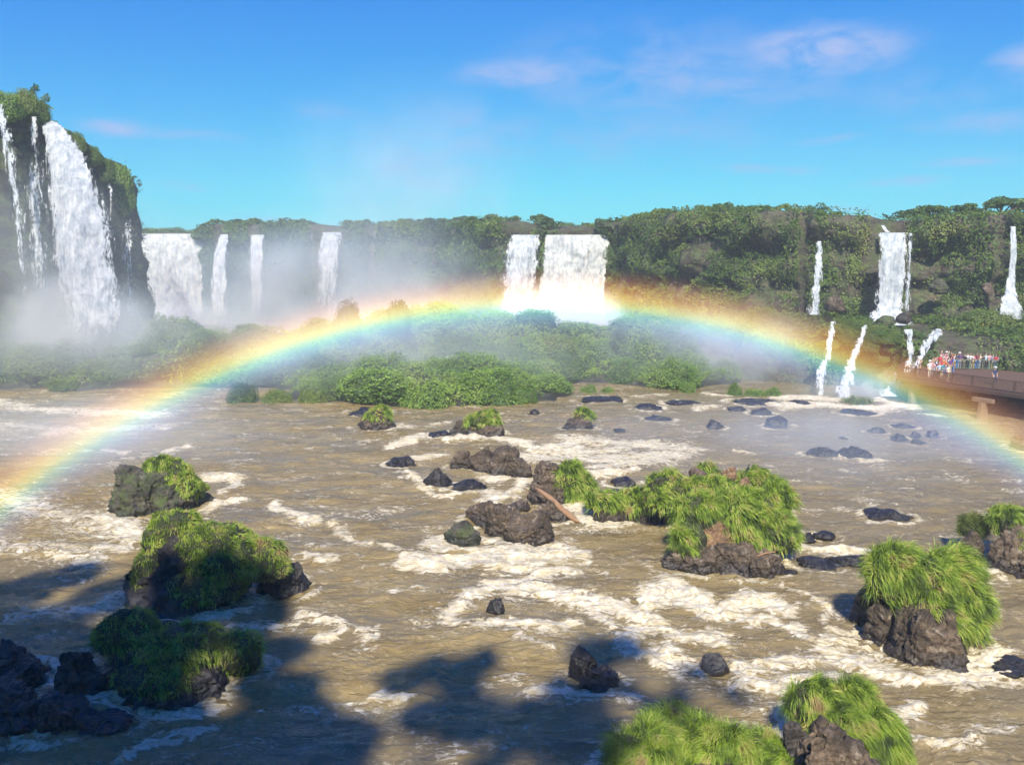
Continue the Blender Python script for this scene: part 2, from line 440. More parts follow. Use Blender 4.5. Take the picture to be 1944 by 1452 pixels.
def make_boulder(name, label, lobes, seed, mat='rock', sub=5, cat='boulder', group=None, chop=16, rough=.22, parent=None, foam=True):
    mb = MB()
    for i, l in enumerate(lobes):
        v, f = rock_lobe(l, seed * 10 + i, sub, chop, rough)
        mb.add(v, f3=f)
        if foam and l['c'][2] - l['r'][2] < .2: ROCKS.append((l['c'][0], l['c'][1], l['r'][0], l['r'][1]))
    o = mb.build(name, M[mat], parent, smooth=True)
    if not parent: tag(o, label, cat, group)
    return o
def make_grassy(name, label, rock_lobes, grass_lobes, seed, n_bl, L=.8, W=.045, mat='rock', gmat='grass', droop=1.0, mask=None, bare=None, group=None, flow=(.25, -.25, 0), sub=5, cat='grassy boulder', zlow=-.35):
    allc = [l['c'] for l in rock_lobes + grass_lobes]
    base = np.mean(allc, 0).copy(); base[2] = 0
    e = empty(name, base); tag(e, label, cat, group)
    off = -base
    mb = MB(); surf = []
    for i, l in enumerate(rock_lobes):
        l2 = dict(c=l['c'] + off, r=l['r']); v, f = rock_lobe(l2, seed * 10 + i, sub)
        mb.add(v, f3=f)
        if l['c'][2] - l['r'][2] < .2: ROCKS.append((l['c'][0], l['c'][1], l['r'][0], l['r'][1]))
        if l.get('g'): surf.append((v, f))
    if rock_lobes: mb.build('rock', M[mat], e, smooth=True)
    gb = MB(); rs = np.random.default_rng(seed + 99); rnd = []
    for i, l in enumerate(grass_lobes):
        l2 = dict(c=l['c'] + off, r=l['r'] * .93); v, f = rock_lobe(l2, seed * 10 + 50 + i, max(sub - 1, 3), chop=3, rough=.22, fine=.03)
        gb.add(v, f3=f, m=1); rnd.append(np.full(len(v), .3)); surf.append((v, f))
        if l['c'][2] - l['r'][2] < .1: ROCKS.append((l['c'][0], l['c'][1], l['r'][0], l['r'][1]))
    ar = [np.linalg.norm(np.cross(v[f][:, 1] - v[f][:, 0], v[f][:, 2] - v[f][:, 0]), axis=1).sum() for v, f in surf]
    for (v, f), a in zip(surf, ar):
        def w(c, nz):
            q = (nz[:, 2] > zlow).astype(float) * (c[:, 2] > .25)
            q = q * (.12 + .88 * (fbm((c + base) * 1.5, 3, seed) > -.16))
            if mask: q = q * mask(c + base)
            return q
        p, nn = sample_surface(v, f, max(50, int(1.3 * n_bl * a / sum(ar))), rs, w)
        if not len(p): continue
        V, Fq, r = blades(p, nn, rs, L, W, droop, flow)
        gb.add(V, Fq); rnd.append(r)
    # attribute order must match vertex order
    gb.build('grass_cap', [M[gmat], M['thatch']], e, smooth=True, attrs={'rnd': np.concatenate(rnd)})
    if bare:
        for j, l in enumerate(bare):
            v, f = rock_lobe(dict(c=l['c'] + off, r=l['r']), seed * 7 + j, 5, chop=6, rough=.12)
            mk('bare_earth', v, f, M[l.get('m', 'soil')], e)
    return e

LW, LB = lobe_water, lobe_box
def gl(l): l['g'] = 1; return l
# --- left side of the river
def wy(x, y): return G(x, y)[1]
make_grassy('grassy_boulder', 'bare brown faced boulder with a green grass mantle draped over its right side',
    [LW(196, 345, 872, 985), LW(240, 405, 905, 982)],
    [LB(255, 860, 400, 965, wy(300, 980) + 2.2)], 11, 8000, L=.36, W=.045, mat='rock_moss', mask=lambda c: c[:, 0] > P(268, 900, 56)[0] + (c[:, 2] < 2.0) * 1.0, droop=1.2)
Yb = wy(380, 1165)
make_grassy('grassy_boulder', 'tall blocky boulder with thick bright green grass top, standing left of mid river',
    [LW(228, 500, 1010, 1168), LW(470, 598, 1050, 1132), LW(285, 430, 985, 1165)],
    [LB(268, 965, 400, 1075, Yb + 2.0), LB(330, 985, 510, 1110, Yb + 1.6), LB(450, 1020, 553, 1110, Yb + 1.8), LB(240, 1035, 330, 1150, Yb + 1.4), LB(300, 1060, 480, 1160, Yb + 1.4)],
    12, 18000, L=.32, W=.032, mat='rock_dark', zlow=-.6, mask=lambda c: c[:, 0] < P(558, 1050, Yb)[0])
Yc = wy(330, 1335)
make_grassy('grassy_boulder', 'low boulder with dark shaded grass below the tall blocky boulder',
    [LW(165, 490, 1170, 1335), LW(250, 470, 1230, 1340)],
    [LB(168, 1150, 300, 1250, Yc + 2.2), LB(250, 1180, 440, 1275, Yc + 1.8), LB(390, 1190, 500, 1290, Yc + 2.0), LB(200, 1210, 420, 1330, Yc + 1.2)],
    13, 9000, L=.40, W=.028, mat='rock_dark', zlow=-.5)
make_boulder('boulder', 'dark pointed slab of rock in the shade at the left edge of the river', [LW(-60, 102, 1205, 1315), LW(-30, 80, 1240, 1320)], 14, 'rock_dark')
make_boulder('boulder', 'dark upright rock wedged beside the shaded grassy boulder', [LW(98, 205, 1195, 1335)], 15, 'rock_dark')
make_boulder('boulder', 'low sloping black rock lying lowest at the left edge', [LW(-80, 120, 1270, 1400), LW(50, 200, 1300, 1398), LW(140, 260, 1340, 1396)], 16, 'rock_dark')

# --- centre
Yd = wy(930, 900)
make_boulder('boulder', 'lumpy grey brown boulder ridge in white water upstream of the driftwood', [LW(848, 905, 845, 893), LW(885, 950, 842, 897), LW(905, 1000, 848, 902), LW(950, 1018, 858, 906)], 17, 'rock', rough=.24)
make_boulder('boulder', 'small dark hump of rock left of the lumpy boulder ridge', [LW(797, 860, 886, 926)], 18, 'rock_dark')
make_boulder('boulder', 'flat low dark rock just below the lumpy boulder ridge', [LW(845, 930, 908, 932)], 19, 'rock_dark')
make_boulder('boulder', 'small wet rock dome awash left of mid river', [LW(733, 792, 863, 883)], 20, 'rock_dark')
Ye = wy(1050, 962)
make_grassy('grassy_boulder', 'brown boulder carrying one rounded hood of long grass, behind the driftwood log',
    [LW(985, 1095, 880, 960), LW(1010, 1110, 900, 962)],
    [LB(1050, 872, 1113, 950, Ye + 1.4), LB(1068, 895, 1124, 958, Ye + 1.0)], 21, 4200, L=.75, W=.06)
make_boulder('boulder', 'long dark flat rock sloping into rapids under the driftwood log', [LW(900, 1010, 946, 1020), LW(940, 1075, 960, 1038), LW(880, 980, 952, 1000), LW(1010, 1085, 948, 990), LW(960, 1010, 944, 970)], 22, 'rock', rough=.2)
make_boulder('boulder', 'squat mossy boulder at the left end of the long dark flat rock', [LW(840, 928, 984, 1040)], 23, 'rock_moss')
# driftwood
p0 = P(1016, 926, wy(1050, 990) + 2.6); p1 = P(1098, 990, wy(1098, 992))
mb = MB(); ts = np.linspace(0, 1, 9)
mb.tube([p0 + (p1 - p0) * t + np.array([0, 0, .08 * math.sin(6 * t)]) for t in ts], [.07, .12, .16, .15, .17, .15, .16, .13, .07], 9, wob=.55, seed=3)
mb.tube([p0 + (p1 - p0) * .55, p0 + (p1 - p0) * .55 + np.array([-.3, .1, .35])], [.08, .03], 6)
tag(mb.build('driftwood_log', M['drift'], smooth=True), 'orange brown driftwood log leaning on the rocks in mid river', 'driftwood')
Yf = wy(1190, 992)
make_grassy('grassy_boulder', 'low rock ledge with a shaggy fringe of grass between two boulders',
    [LW(1112, 1215, 945, 993), LW(1190, 1290, 955, 995)],
    [LB(1110, 935, 1180, 975, Yf + 1.1), LB(1165, 925, 1240, 980, Yf + 1.3), LB(1220, 925, 1285, 985, Yf + 1.2)], 24, 5200, L=.75, W=.06, gmat='grass')
Yg = wy(1380, 1015)
make_grassy('grassy_boulder', 'grassy outcrop topped with bare reddish stones, behind the boulder with the orange earth patch',
    [LW(1230, 1400, 905, 1000), LW(1360, 1492, 910, 985), LW(1300, 1440, 895, 1000)],
    [LB(1228, 893, 1310, 965, Yg + 1.8), LB(1290, 905, 1400, 975, Yg + 1.5), LB(1395, 885, 1460, 950, Yg + 3.0), LB(1430, 905, 1494, 985, Yg + 2.4), LB(1325, 880, 1360, 905, Yg + 3.2), LB(1235, 930, 1290, 975, Yg + 1.0)],
    25, 12000, L=.62, W=.055, mat='rock_red',
    bare=[dict(LB(1308, 886, 1345, 912, Yg + 2.6), m='rock_red'), dict(LB(1370, 884, 1400, 912, Yg + 2.6), m='soil'), dict(LB(1398, 903, 1428, 945, Yg + 1.6), m='soil')])
Yh = wy(1370, 1092)
make_grassy('grassy_boulder', 'big shaggy boulder with a bare orange earth patch above a cracked rock base',
    [LW(1238, 1330, 1040, 1082), LW(1270, 1400, 1022, 1088), LW(1340, 1450, 1018, 1092), LW(1395, 1486, 1030, 1095)],
    [LB(1275, 935, 1400, 1045, Yh + 3.0), LB(1280, 985, 1345, 1062, Yh + 1.6), LB(1350, 930, 1500, 1040, Yh + 2.9), LB(1405, 975, 1518, 1055, Yh + 2.4), LB(1385, 1005, 1460, 1045, Yh + 1.9), LB(1440, 915, 1505, 1000, Yh + 4.0)],
    26, 20000, L=.72, W=.05, bare=[dict(LB(1312, 975, 1418, 1070, Yh + 2.1, .5), m='soil')],
    mask=lambda c: ~((c[:, 0] > P(1330, 1000, Yh)[0]) & (c[:, 0] < P(1392, 1000, Yh)[0]) & (c[:, 1] < Yh + 2.0) & (c[:, 2] < 3.0)))
mb = MB(); q0 = P(1432, 1057, Yh + .35); q1 = P(1472, 1047, Yh + .45)
mb.tube([q0, (q0 + q1) / 2 + np.array([0, 0, .05]), q1], [.035, .05, .03], 6)
tag(mb.build('stick', M['drift']), 'thin pale stick lying against the cracked base of the big shaggy boulder', 'stick')
make_boulder('boulder', 'wet black slab at the waterline right of the cracked rock base', [LW(1470, 1520, 1078, 1092)], 27, 'rock_dark')
make_boulder('boulder', 'low dark broken rock behind the right of the big shaggy boulder', [LW(1515, 1550, 1010, 1028), LW(1540, 1590, 1004, 1022)], 28, 'rock_dark')
make_boulder('boulder', 'broad wet slab barely awash left of the right hand shaggy boulder', [LW(1500, 1600, 1056, 1080), LW(1570, 1650, 1048, 1078)], 29, 'rock_dark')
make_boulder('boulder', 'lone dark rock rising from calm water above the wet slab', [LW(1642, 1732, 963, 990)], 30, 'rock_dark')
make_boulder('boulder', 'wide flat dark rock awash in calm blue brown water', [LW(1525, 1600, 846, 868), LW(1580, 1660, 848, 872)], 31, 'rock_dark')
# small rocks far right of mid river
for i, (x0, x1, y0, y1, lb) in enumerate([
    (1335, 1376, 796, 813, 'small black rock alone in slack water below the island tip'),
    (1446, 1505, 788, 813, 'dark double rock in slack water, larger than the black rock to its left'),
    (1420, 1472, 770, 789, 'grey rock lying just behind the dark double rock'),
    (1222, 1278, 787, 801, 'flat dark rock near the island shore'),
    (1645, 1682, 807, 823, 'round rock nearest the bush island in the cluster below the walkway'),
    (1684, 1724, 820, 838, 'flat topped rock in the middle of the cluster below the walkway'),
    (1724, 1752, 817, 832, 'little rock between two bigger ones in the cluster below the walkway'),
    (1753, 1787, 814, 832, 'rounded pale flecked rock at the right end of the cluster below the walkway'),
    (1726, 1760, 832, 844, 'low rock nearest the viewer in the cluster below the walkway'),
    (1692, 1738, 803, 812, 'long thin rock awash behind the cluster below the walkway'),
    (1380, 1418, 770, 779, 'thin rock awash in foam right of the island'),
    (1258, 1330, 757, 768, 'long dark rock awash beside the island tip'),
    (1195, 1262, 765, 778, 'flat wet rock between the island and the shrubby islet'),
    (1000, 1028, 775, 787, 'small dark rock at the foot of the main island'),
    (1500, 1545, 758, 768, 'dark rock awash under the lower falls'),
    (1590, 1612, 828, 834, 'tiny rock barely breaking the calm water'),
    (800, 866, 814, 833, 'smooth blue grey rock with water sliding over it'),
    (1150, 1215, 903, 922, 'dark slick rock awash behind the grass hooded boulder'),
    (1150, 1178, 924, 936, 'black angular rock at the shaggy ledge'),
    (1160, 1190, 812, 818, 'tiny dark rock right of the grass tufted rock'),
    ]):
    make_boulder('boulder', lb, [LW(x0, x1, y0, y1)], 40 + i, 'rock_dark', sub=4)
# right side
Yr = wy(1740, 1262)
make_grassy('grassy_boulder', 'huge round mop of long green grass over a dark boulder, on the right',
    [LW(1602, 1690, 1100, 1180), LW(1632, 1735, 1108, 1222), LW(1665, 1780, 1120, 1246), LW(1715, 1845, 1135, 1268, 1.2), LW(1700, 1800, 1140, 1264)],
    [LB(1640, 1040, 1770, 1160, Yr + 2.6), LB(1720, 1040, 1850, 1180, Yr + 2.7), LB(1765, 1090, 1880, 1235, Yr + 2.0), LB(1720, 1120, 1830, 1210, Yr + 1.6), LB(1700, 1055, 1800, 1150, Yr + 2.0)],
    61, 24000, L=.8, W=.034, flow=(.35, -.3, 0), mat='rock')
make_grassy('grassy_boulder', 'small round grass tuft on a grey rock near the right edge', [LW(1810, 1875, 1005, 1070)], [LB(1817, 978, 1870, 1022, wy(1840, 1070) + 1.6)], 62, 2600, L=.45, W=.04, gmat='grass_dry')
make_grassy('grassy_boulder', 'cracked grey boulder with grass draped over it at the right edge', [LW(1868, 1985, 990, 1092), LW(1900, 2040, 1030, 1105)], [LB(1875, 960, 1975, 1030, wy(1910, 1095) + 2.2), LB(1905, 1000, 1990, 1050, wy(1910, 1095) + 1.5)], 63, 6000, L=.55, W=.045, gmat='grass')
make_boulder('boulder', 'low dark slab at the right edge below the huge round grass mop', [LW(1872, 1990, 1250, 1282)], 64, 'rock_dark')
make_boulder('boulder', 'brown rock at the right edge where the rainbow meets the river', [LW(1915, 1990, 820, 856)], 65, 'rock_red')
# front
make_boulder('boulder', 'tall dark leaning rock standing alone in the near rapids', [LW(1070, 1150, 1218, 1300), LW(1085, 1182, 1252, 1314)], 66, 'rock_dark', chop=16)
make_boulder('boulder', 'smooth black dome of rock with foam on its right side', [LW(1325, 1386, 1236, 1280)], 67, 'rock_dark', chop=5, rough=.08)
make_boulder('boulder', 'small dark rock in the middle of a ring of foam', [LW(918, 962, 1124, 1170)], 68, 'rock_dark')
Ys = wy(1600, 1500)
make_grassy('grassy_boulder', 'shaggy grass mound with a brown rock face, right one of two at the bottom edge',
    [LW(1470, 1640, 1340, 1500), LW(1500, 1700, 1360, 1560)],
    [LB(1492, 1296, 1600, 1400, Ys + 2.3), LB(1560, 1296, 1665, 1420, Ys + 2.4), LB(1590, 1340, 1710, 1540, Ys + 1.6), LB(1530, 1350, 1650, 1470, Ys + 1.4)],
    71, 20000, L=.7, W=.024, flow=(.3, -.3, 0))
Yt = wy(1330, 1540)
make_grassy('grassy_boulder', 'wide mound of bright wind combed grass at the bottom edge, left one of two',
    [LW(1180, 1500, 1420, 1600)],
    [LB(1130, 1370, 1330, 1520, Yt + 2.0), LB(1230, 1360, 1450, 1530, Yt + 2.2), LB(1380, 1400, 1530, 1540, Yt + 2.0), LB(1215, 1340, 1320, 1400, Yt + 3.2)],
    72, 26000, L=.62, W=.022, flow=(-.3, .1, 0))
make_boulder('boulder', 'dark rock between the two grass mounds at the bottom edge', [LW(1465, 1540, 1370, 1470)], 73, 'rock_dark')
# mid distance grassy rocks
make_grassy('grassy_boulder', 'dark rooty rock with a small green cap in front of the island bushes', [LW(670, 752, 785, 818)], [LB(690, 771, 748, 805, wy(710, 818) + 1.8)], 74, 1500, L=.6, W=.08)
make_grassy('grassy_boulder', 'low rounded rock with grass on its right half, just below the island', [LW(850, 945, 790, 827), LW(900, 962, 800, 830)], [LB(880, 779, 958, 822, wy(900, 830) + 2.0)], 75, 2200, L=.6, W=.08)
make_grassy('grassy_boulder', 'isolated rock with a flat grass cap right of the island shore', [LW(1066, 1132, 790, 816)], [LB(1082, 777, 1130, 802, wy(1100, 815) + 1.6)], 76, 1200, L=.55, W=.08)

# ------------------------------------------------------------------ bushes
def leafcloud(Pn, Nn, size, rs, up=.3):
    n = len(Pn)
    a = unit(Nn + rs.normal(size=(n, 3)) * .9 + np.array([0, 0, up]))
    b = unit(np.cross(a, rs.normal(size=(n, 3))))
    c = np.cross(a, b)
    s = size * rs.uniform(.6, 1.35, n)[:, None]
    V = np.empty((n, 4, 3))
    V[:, 0] = Pn - b * s; V[:, 1] = Pn - c * s * .55 + a * s * .15; V[:, 2] = Pn + b * s; V[:, 3] = Pn + c * s * .55 + a * s * .15
    rnd = np.clip(rs.random(n), 0, 1)
    return V.reshape(-1, 3), np.arange(n * 4).reshape(n, 4), np.repeat(rnd, 4)
def bush_mesh(seed, n=1100, size=.095, mats=None, tall=1.0, shape='dome'):
    rs = np.random.default_rng(seed)
    V, Fc = ICO[4]
    v = V * np.array([1, 1, tall])
    k = fbm(v * 1.7 + seed * 5, 3, seed); k2 = fbm(v * 4 + seed * 3, 2, seed + 3)
    v = v * (1 + .32 * k + .14 * k2)[:, None]
    if shape == 'dome': v[:, 2] = np.where(v[:, 2] < 0, v[:, 2] * .35, v[:, 2])
    p, nn = sample_surface(v, Fc, n, rs, lambda c, nz: 1 + 0 * c[:, 0])
    p = p * rs.uniform(.8, 1.08, n)[:, None]
    lv, lf, r = leafcloud(p, nn, size, rs)
    mb = MB(); mb.add(v * .86, f3=Fc, m=1); mb.add(lv, lf)
    return mb.build('bush', mats, link=False, smooth=False, attrs={'rnd': np.concatenate([np.full(len(v), .3), r])})
BM = [bush_mesh(200 + i, mats=[M['bush'], M['core']], n=5200, size=.042) for i in range(5)]
DM = [bush_mesh(350 + i, mats=[M['jungle_dark'], M['core']], tall=1.25, n=4000, size=.045) for i in range(2)]
JM = [bush_mesh(300 + i, mats=[M['jungle'], M['core']], tall=.95, n=5200, size=.045) for i in range(4)]
def put(name, me, loc, sc, rz, label, cat, group=None):
    o = bpy.data.objects.new(name, me); COL.objects.link(o); o.location = tuple(loc); o.scale = tuple(sc); o.rotation_euler = (0, 0, rz)
    return tag(o, label, cat, group)

# island terrain : height field of mounds
MOUNDS = []   # x, y, rx, ry, h
def mound(px, py, Y, rx, ry, h): MOUNDS.append((P(px, py, Y)[0], Y, rx, ry, h))
# main island
for px, Y, rx, ry, h in [(840, 114, 13, 10, 5.4), (940, 113, 12, 10, 5.2), (1050, 111, 11, 9, 4.6), (1150, 109, 10, 8, 4.2), (1235, 106, 9, 7, 3.4), (1300, 102, 7, 5.5, 2.4), (700, 113, 9, 8, 4.4), (760, 92, 9, 9, 2.2), (870, 92, 11, 9, 2.4), (960, 94, 8, 9, 2.0), (800, 108, 12, 12, 3.6), (930, 108, 12, 13, 3.6), (1050, 108, 10, 10, 3.3), (1150, 106, 9, 8, 3.0), (1230, 102, 7, 6, 2.2), (1290, 99, 5, 4.5, 1.6), (700, 102, 9, 9, 3.4),
                         (600, 108, 10, 9, 3.8), (520, 103, 9, 7, 2.6), (470, 98, 5, 4, 1.6), (640, 98, 8, 6, 2.0), (755, 112, 5, 5, 5.2), (650, 114, 7, 6, 4.4), (570, 90, 6, 4, 1.0),
                         (330, 104, 12, 9, 5.0), (280, 112, 11, 8, 5.4), (400, 104, 9, 7, 3.2), (480, 118, 14, 8, 4.5), (120, 102, 10, 7, 3.8), (30, 102, 9, 8, 4.0), (-60, 104, 12, 8, 4.2), (200, 98, 7, 5, 2.2), (-150, 106, 14, 10, 5)]:
    mound(px, 700, Y, rx, ry, h)
def terr(X, Y):
    s = np.zeros_like(X)
    for x, y, rx, ry, h in MOUNDS:
        d = ((X - x) / rx) ** 2 + ((Y - y) / ry) ** 2
        s = s + (h * np.clip(1 - d, 0, 1) ** 1.0) ** 3
    z = s ** (1 / 3.)
    pp = np.stack([X, Y, 0 * X], -1).reshape(-1, 3)
    return z + (fbm(pp * .35, 4, 5) * .9).reshape(X.shape) * (z > .01) - .45
xs = np.linspace(-80, 36, 300); ys = np.linspace(82, 134, 150)
XX, YY = np.meshgrid(xs, ys); ZZ = terr(XX, YY)
is_o = mk('island_ground', np.stack([XX, YY, ZZ], -1).reshape(-1, 3), grid_faces(150, 300), [M['rock_moss']])
tag(is_o, kind='structure')
tf = grid_faces(150, 300); tv = np.stack([XX, YY, ZZ], -1).reshape(-1, 3); tri_ = np.concatenate([tf[:, [0, 1, 2]], tf[:, [0, 2, 3]]])
rs = np.random.default_rng(30)
gp, gn = sample_surface(tv, tri_, 110000, rs, lambda c, nz: (c[:, 2] > .25) * (.15 + (fbm(c * .5, 3, 77) > -.2)) * (1 + 1.2 * (c[:, 0] > -20)))
gn[gn[:, 2] < 0] *= -1
gp = gp + gn * (np.clip(fbm(gp * .55, 3, 78) + .3, 0, 1) * 1.5 + rs.uniform(0, .35, len(gp)))[:, None]
lv, lf, rr__ = leafcloud(gp, gn, .13, rs, .6)
tag(mk('island_undergrowth', lv, lf, [M['bush']], smooth=False, attrs={'rnd': rr__}), kind='stuff')
rs = np.random.default_rng(31)
cnt = 0; nb = 0
pts = []
while nb < 175 and cnt < 8000:
    cnt += 1
    x = rs.uniform(-75, 34); y = rs.uniform(84, 126)
    z = float(terr(np.array([[x]]), np.array([[y]]))[0, 0])
    if z < .15: continue
    r = rs.uniform(1.3, 2.9) * (1 + .12 * (z > 2.5))
    if any((x - a) ** 2 + (y - b) ** 2 < (.58 * (r + c)) ** 2 for a, b, c in pts): continue
    pts.append((x, y, r)); nb += 1
    left = x < -24
    me = (JM if left or rs.random() < .12 else BM)[rs.integers(4)]
    put('bush', me, (x, y, z - .25), (r * rs.uniform(.8, 1.5), r * rs.uniform(.8, 1.2), r * rs.uniform(.5, 1.1)), rs.uniform(0, 6.28),
        'low leafy bush in the misty thicket at the foot of the big left waterfall' if left else 'low leafy green bush in the thicket covering the central island', 'bush',
        'bushes on the misty left bank' if left else 'bushes covering the central island')
# distinctive bushes (photo position of the silhouette, depth)
def spec_bush(x0, x1, y0, y1, Y, label, dark=True, k=0, name='bush', group=None):
    rx = (x1 - x0) / 2 / F * Y; top = P((x0 + x1) / 2, y0, Y); bot = P((x0 + x1) / 2, y1, Y)
    h = top[2] - bot[2]
    return put(name, (JM if dark else BM)[k % 4], (top[0], Y, bot[2] + .15 * h), (rx * .88, rx * .8, h * .74), k * 1.3, label, 'bush', group)
spec_bush(728, 781, 574, 640, 101, 'tall round topped bush inside the rainbow, standing above the island', True, 0).data = DM[0]
spec_bush(626, 694, 580, 645, 102, 'tall bush left of the round topped one, crossed by the rainbow', True, 1).data = DM[1]
spec_bush(715, 795, 618, 690, 101.5, 'broad dark bush that carries the round topped one above it', True, 2).data = DM[1]
spec_bush(565, 640, 598, 650, 113, 'broad low bush at the rear left of the island under the rainbow', True, 2)
spec_bush(195, 300, 590, 690, 106, 'large dark bush directly below the big left waterfall', True, 3)
spec_bush(275, 375, 585, 680, 105, 'large rounded bush with the highest crown below the big left waterfall', True, 0)
spec_bush(340, 440, 620, 700, 101, 'bush sloping down to the right of the highest crown below the falls', True, 1)
spec_bush(-40, 75, 632, 735, 98, 'dark misty bush at the left edge above the river', True, 2)
spec_bush(75, 180, 628, 715, 99, 'misty bush second from the left edge above the river', True, 3)
spec_bush(422, 495, 722, 775, 86, 'dark bush at the waterline left of the island', True, 1)
spec_bush(490, 560, 735, 778, 86.5, 'small bush beside the dark waterline bush left of the island', True, 2)
spec_bush(560, 625, 735, 780, 86, 'little dark bush leaning over the water at the island left end', True, 0)
spec_bush(790, 885, 605, 670, 110, 'wide flat crowned bush just right of the round topped bush', True, 2)
spec_bush(893, 920, 615, 655, 109, 'narrow upright bush in front of the mist of the middle falls', True, 3)
spec_bush(920, 960, 625, 660, 108, 'small bush beside the narrow upright bush', True, 0)
spec_bush(1012, 1050, 635, 672, 108, 'dark pair of rounded bushes below the middle falls', True, 1)
spec_bush(1050, 1120, 640, 690, 107, 'yellow green bush below the white splash of the middle falls', False, 1)
spec_bush(1120, 1210, 650, 705, 105, 'wide yellow green mound of bush on the island right side', False, 2)
spec_bush(1210, 1290, 680, 725, 101, 'bush near the right tip of the island', False, 3)
spec_bush(1270, 1338, 688, 735, 99, 'outermost bush on the right tip of the island', False, 0)
spec_bush(665, 750, 695, 780, 87, 'rounded bush overhanging the water at the front left of the island', False, 1)
spec_bush(740, 830, 725, 790, 85, 'leafy bush at the water edge next to the rounded front bush', False, 2)
spec_bush(860, 1005, 690, 780, 86.5, 'largest bright green bush at the front of the island', False, 3)
spec_bush(1378, 1412, 725, 762, 91, 'leftmost upright tuft on the small grassy islet', False, 2)
spec_bush(1405, 1460, 735, 765, 91, 'middle tuft on the small grassy islet', False, 1)
spec_bush(1445, 1492, 732, 768, 90, 'right tuft on the small grassy islet', False, 0)
spec_bush(1585, 1668, 748, 785, 86, 'round grey green bush in the river below the lower falls', True, 3)
spec_bush(1098, 1140, 728, 758, 92, 'left clump on the little islet off the island shore', False, 3)
spec_bush(1135, 1172, 732, 757, 92, 'right clump on the little islet off the island shore', False, 0)
spec_bush(1285, 1325, 722, 752, 93, 'clump at the waterline below the island tip', False, 1)
for a in ((1380, 1490, 757, 770), (1590, 1665, 775, 788), (1090, 1180, 750, 763), (660, 740, 772, 790)):
    make_boulder('boulder', {1380: 'low dark rock base of the small grassy islet', 1590: 'dark rock foot under the round grey green bush', 1090: 'dark rock shelf of the little islet off the island', 660: 'dark rock foot at the front left corner of the island'}[a[0]], [LW(*a)], a[0], 'rock_dark', sub=4)

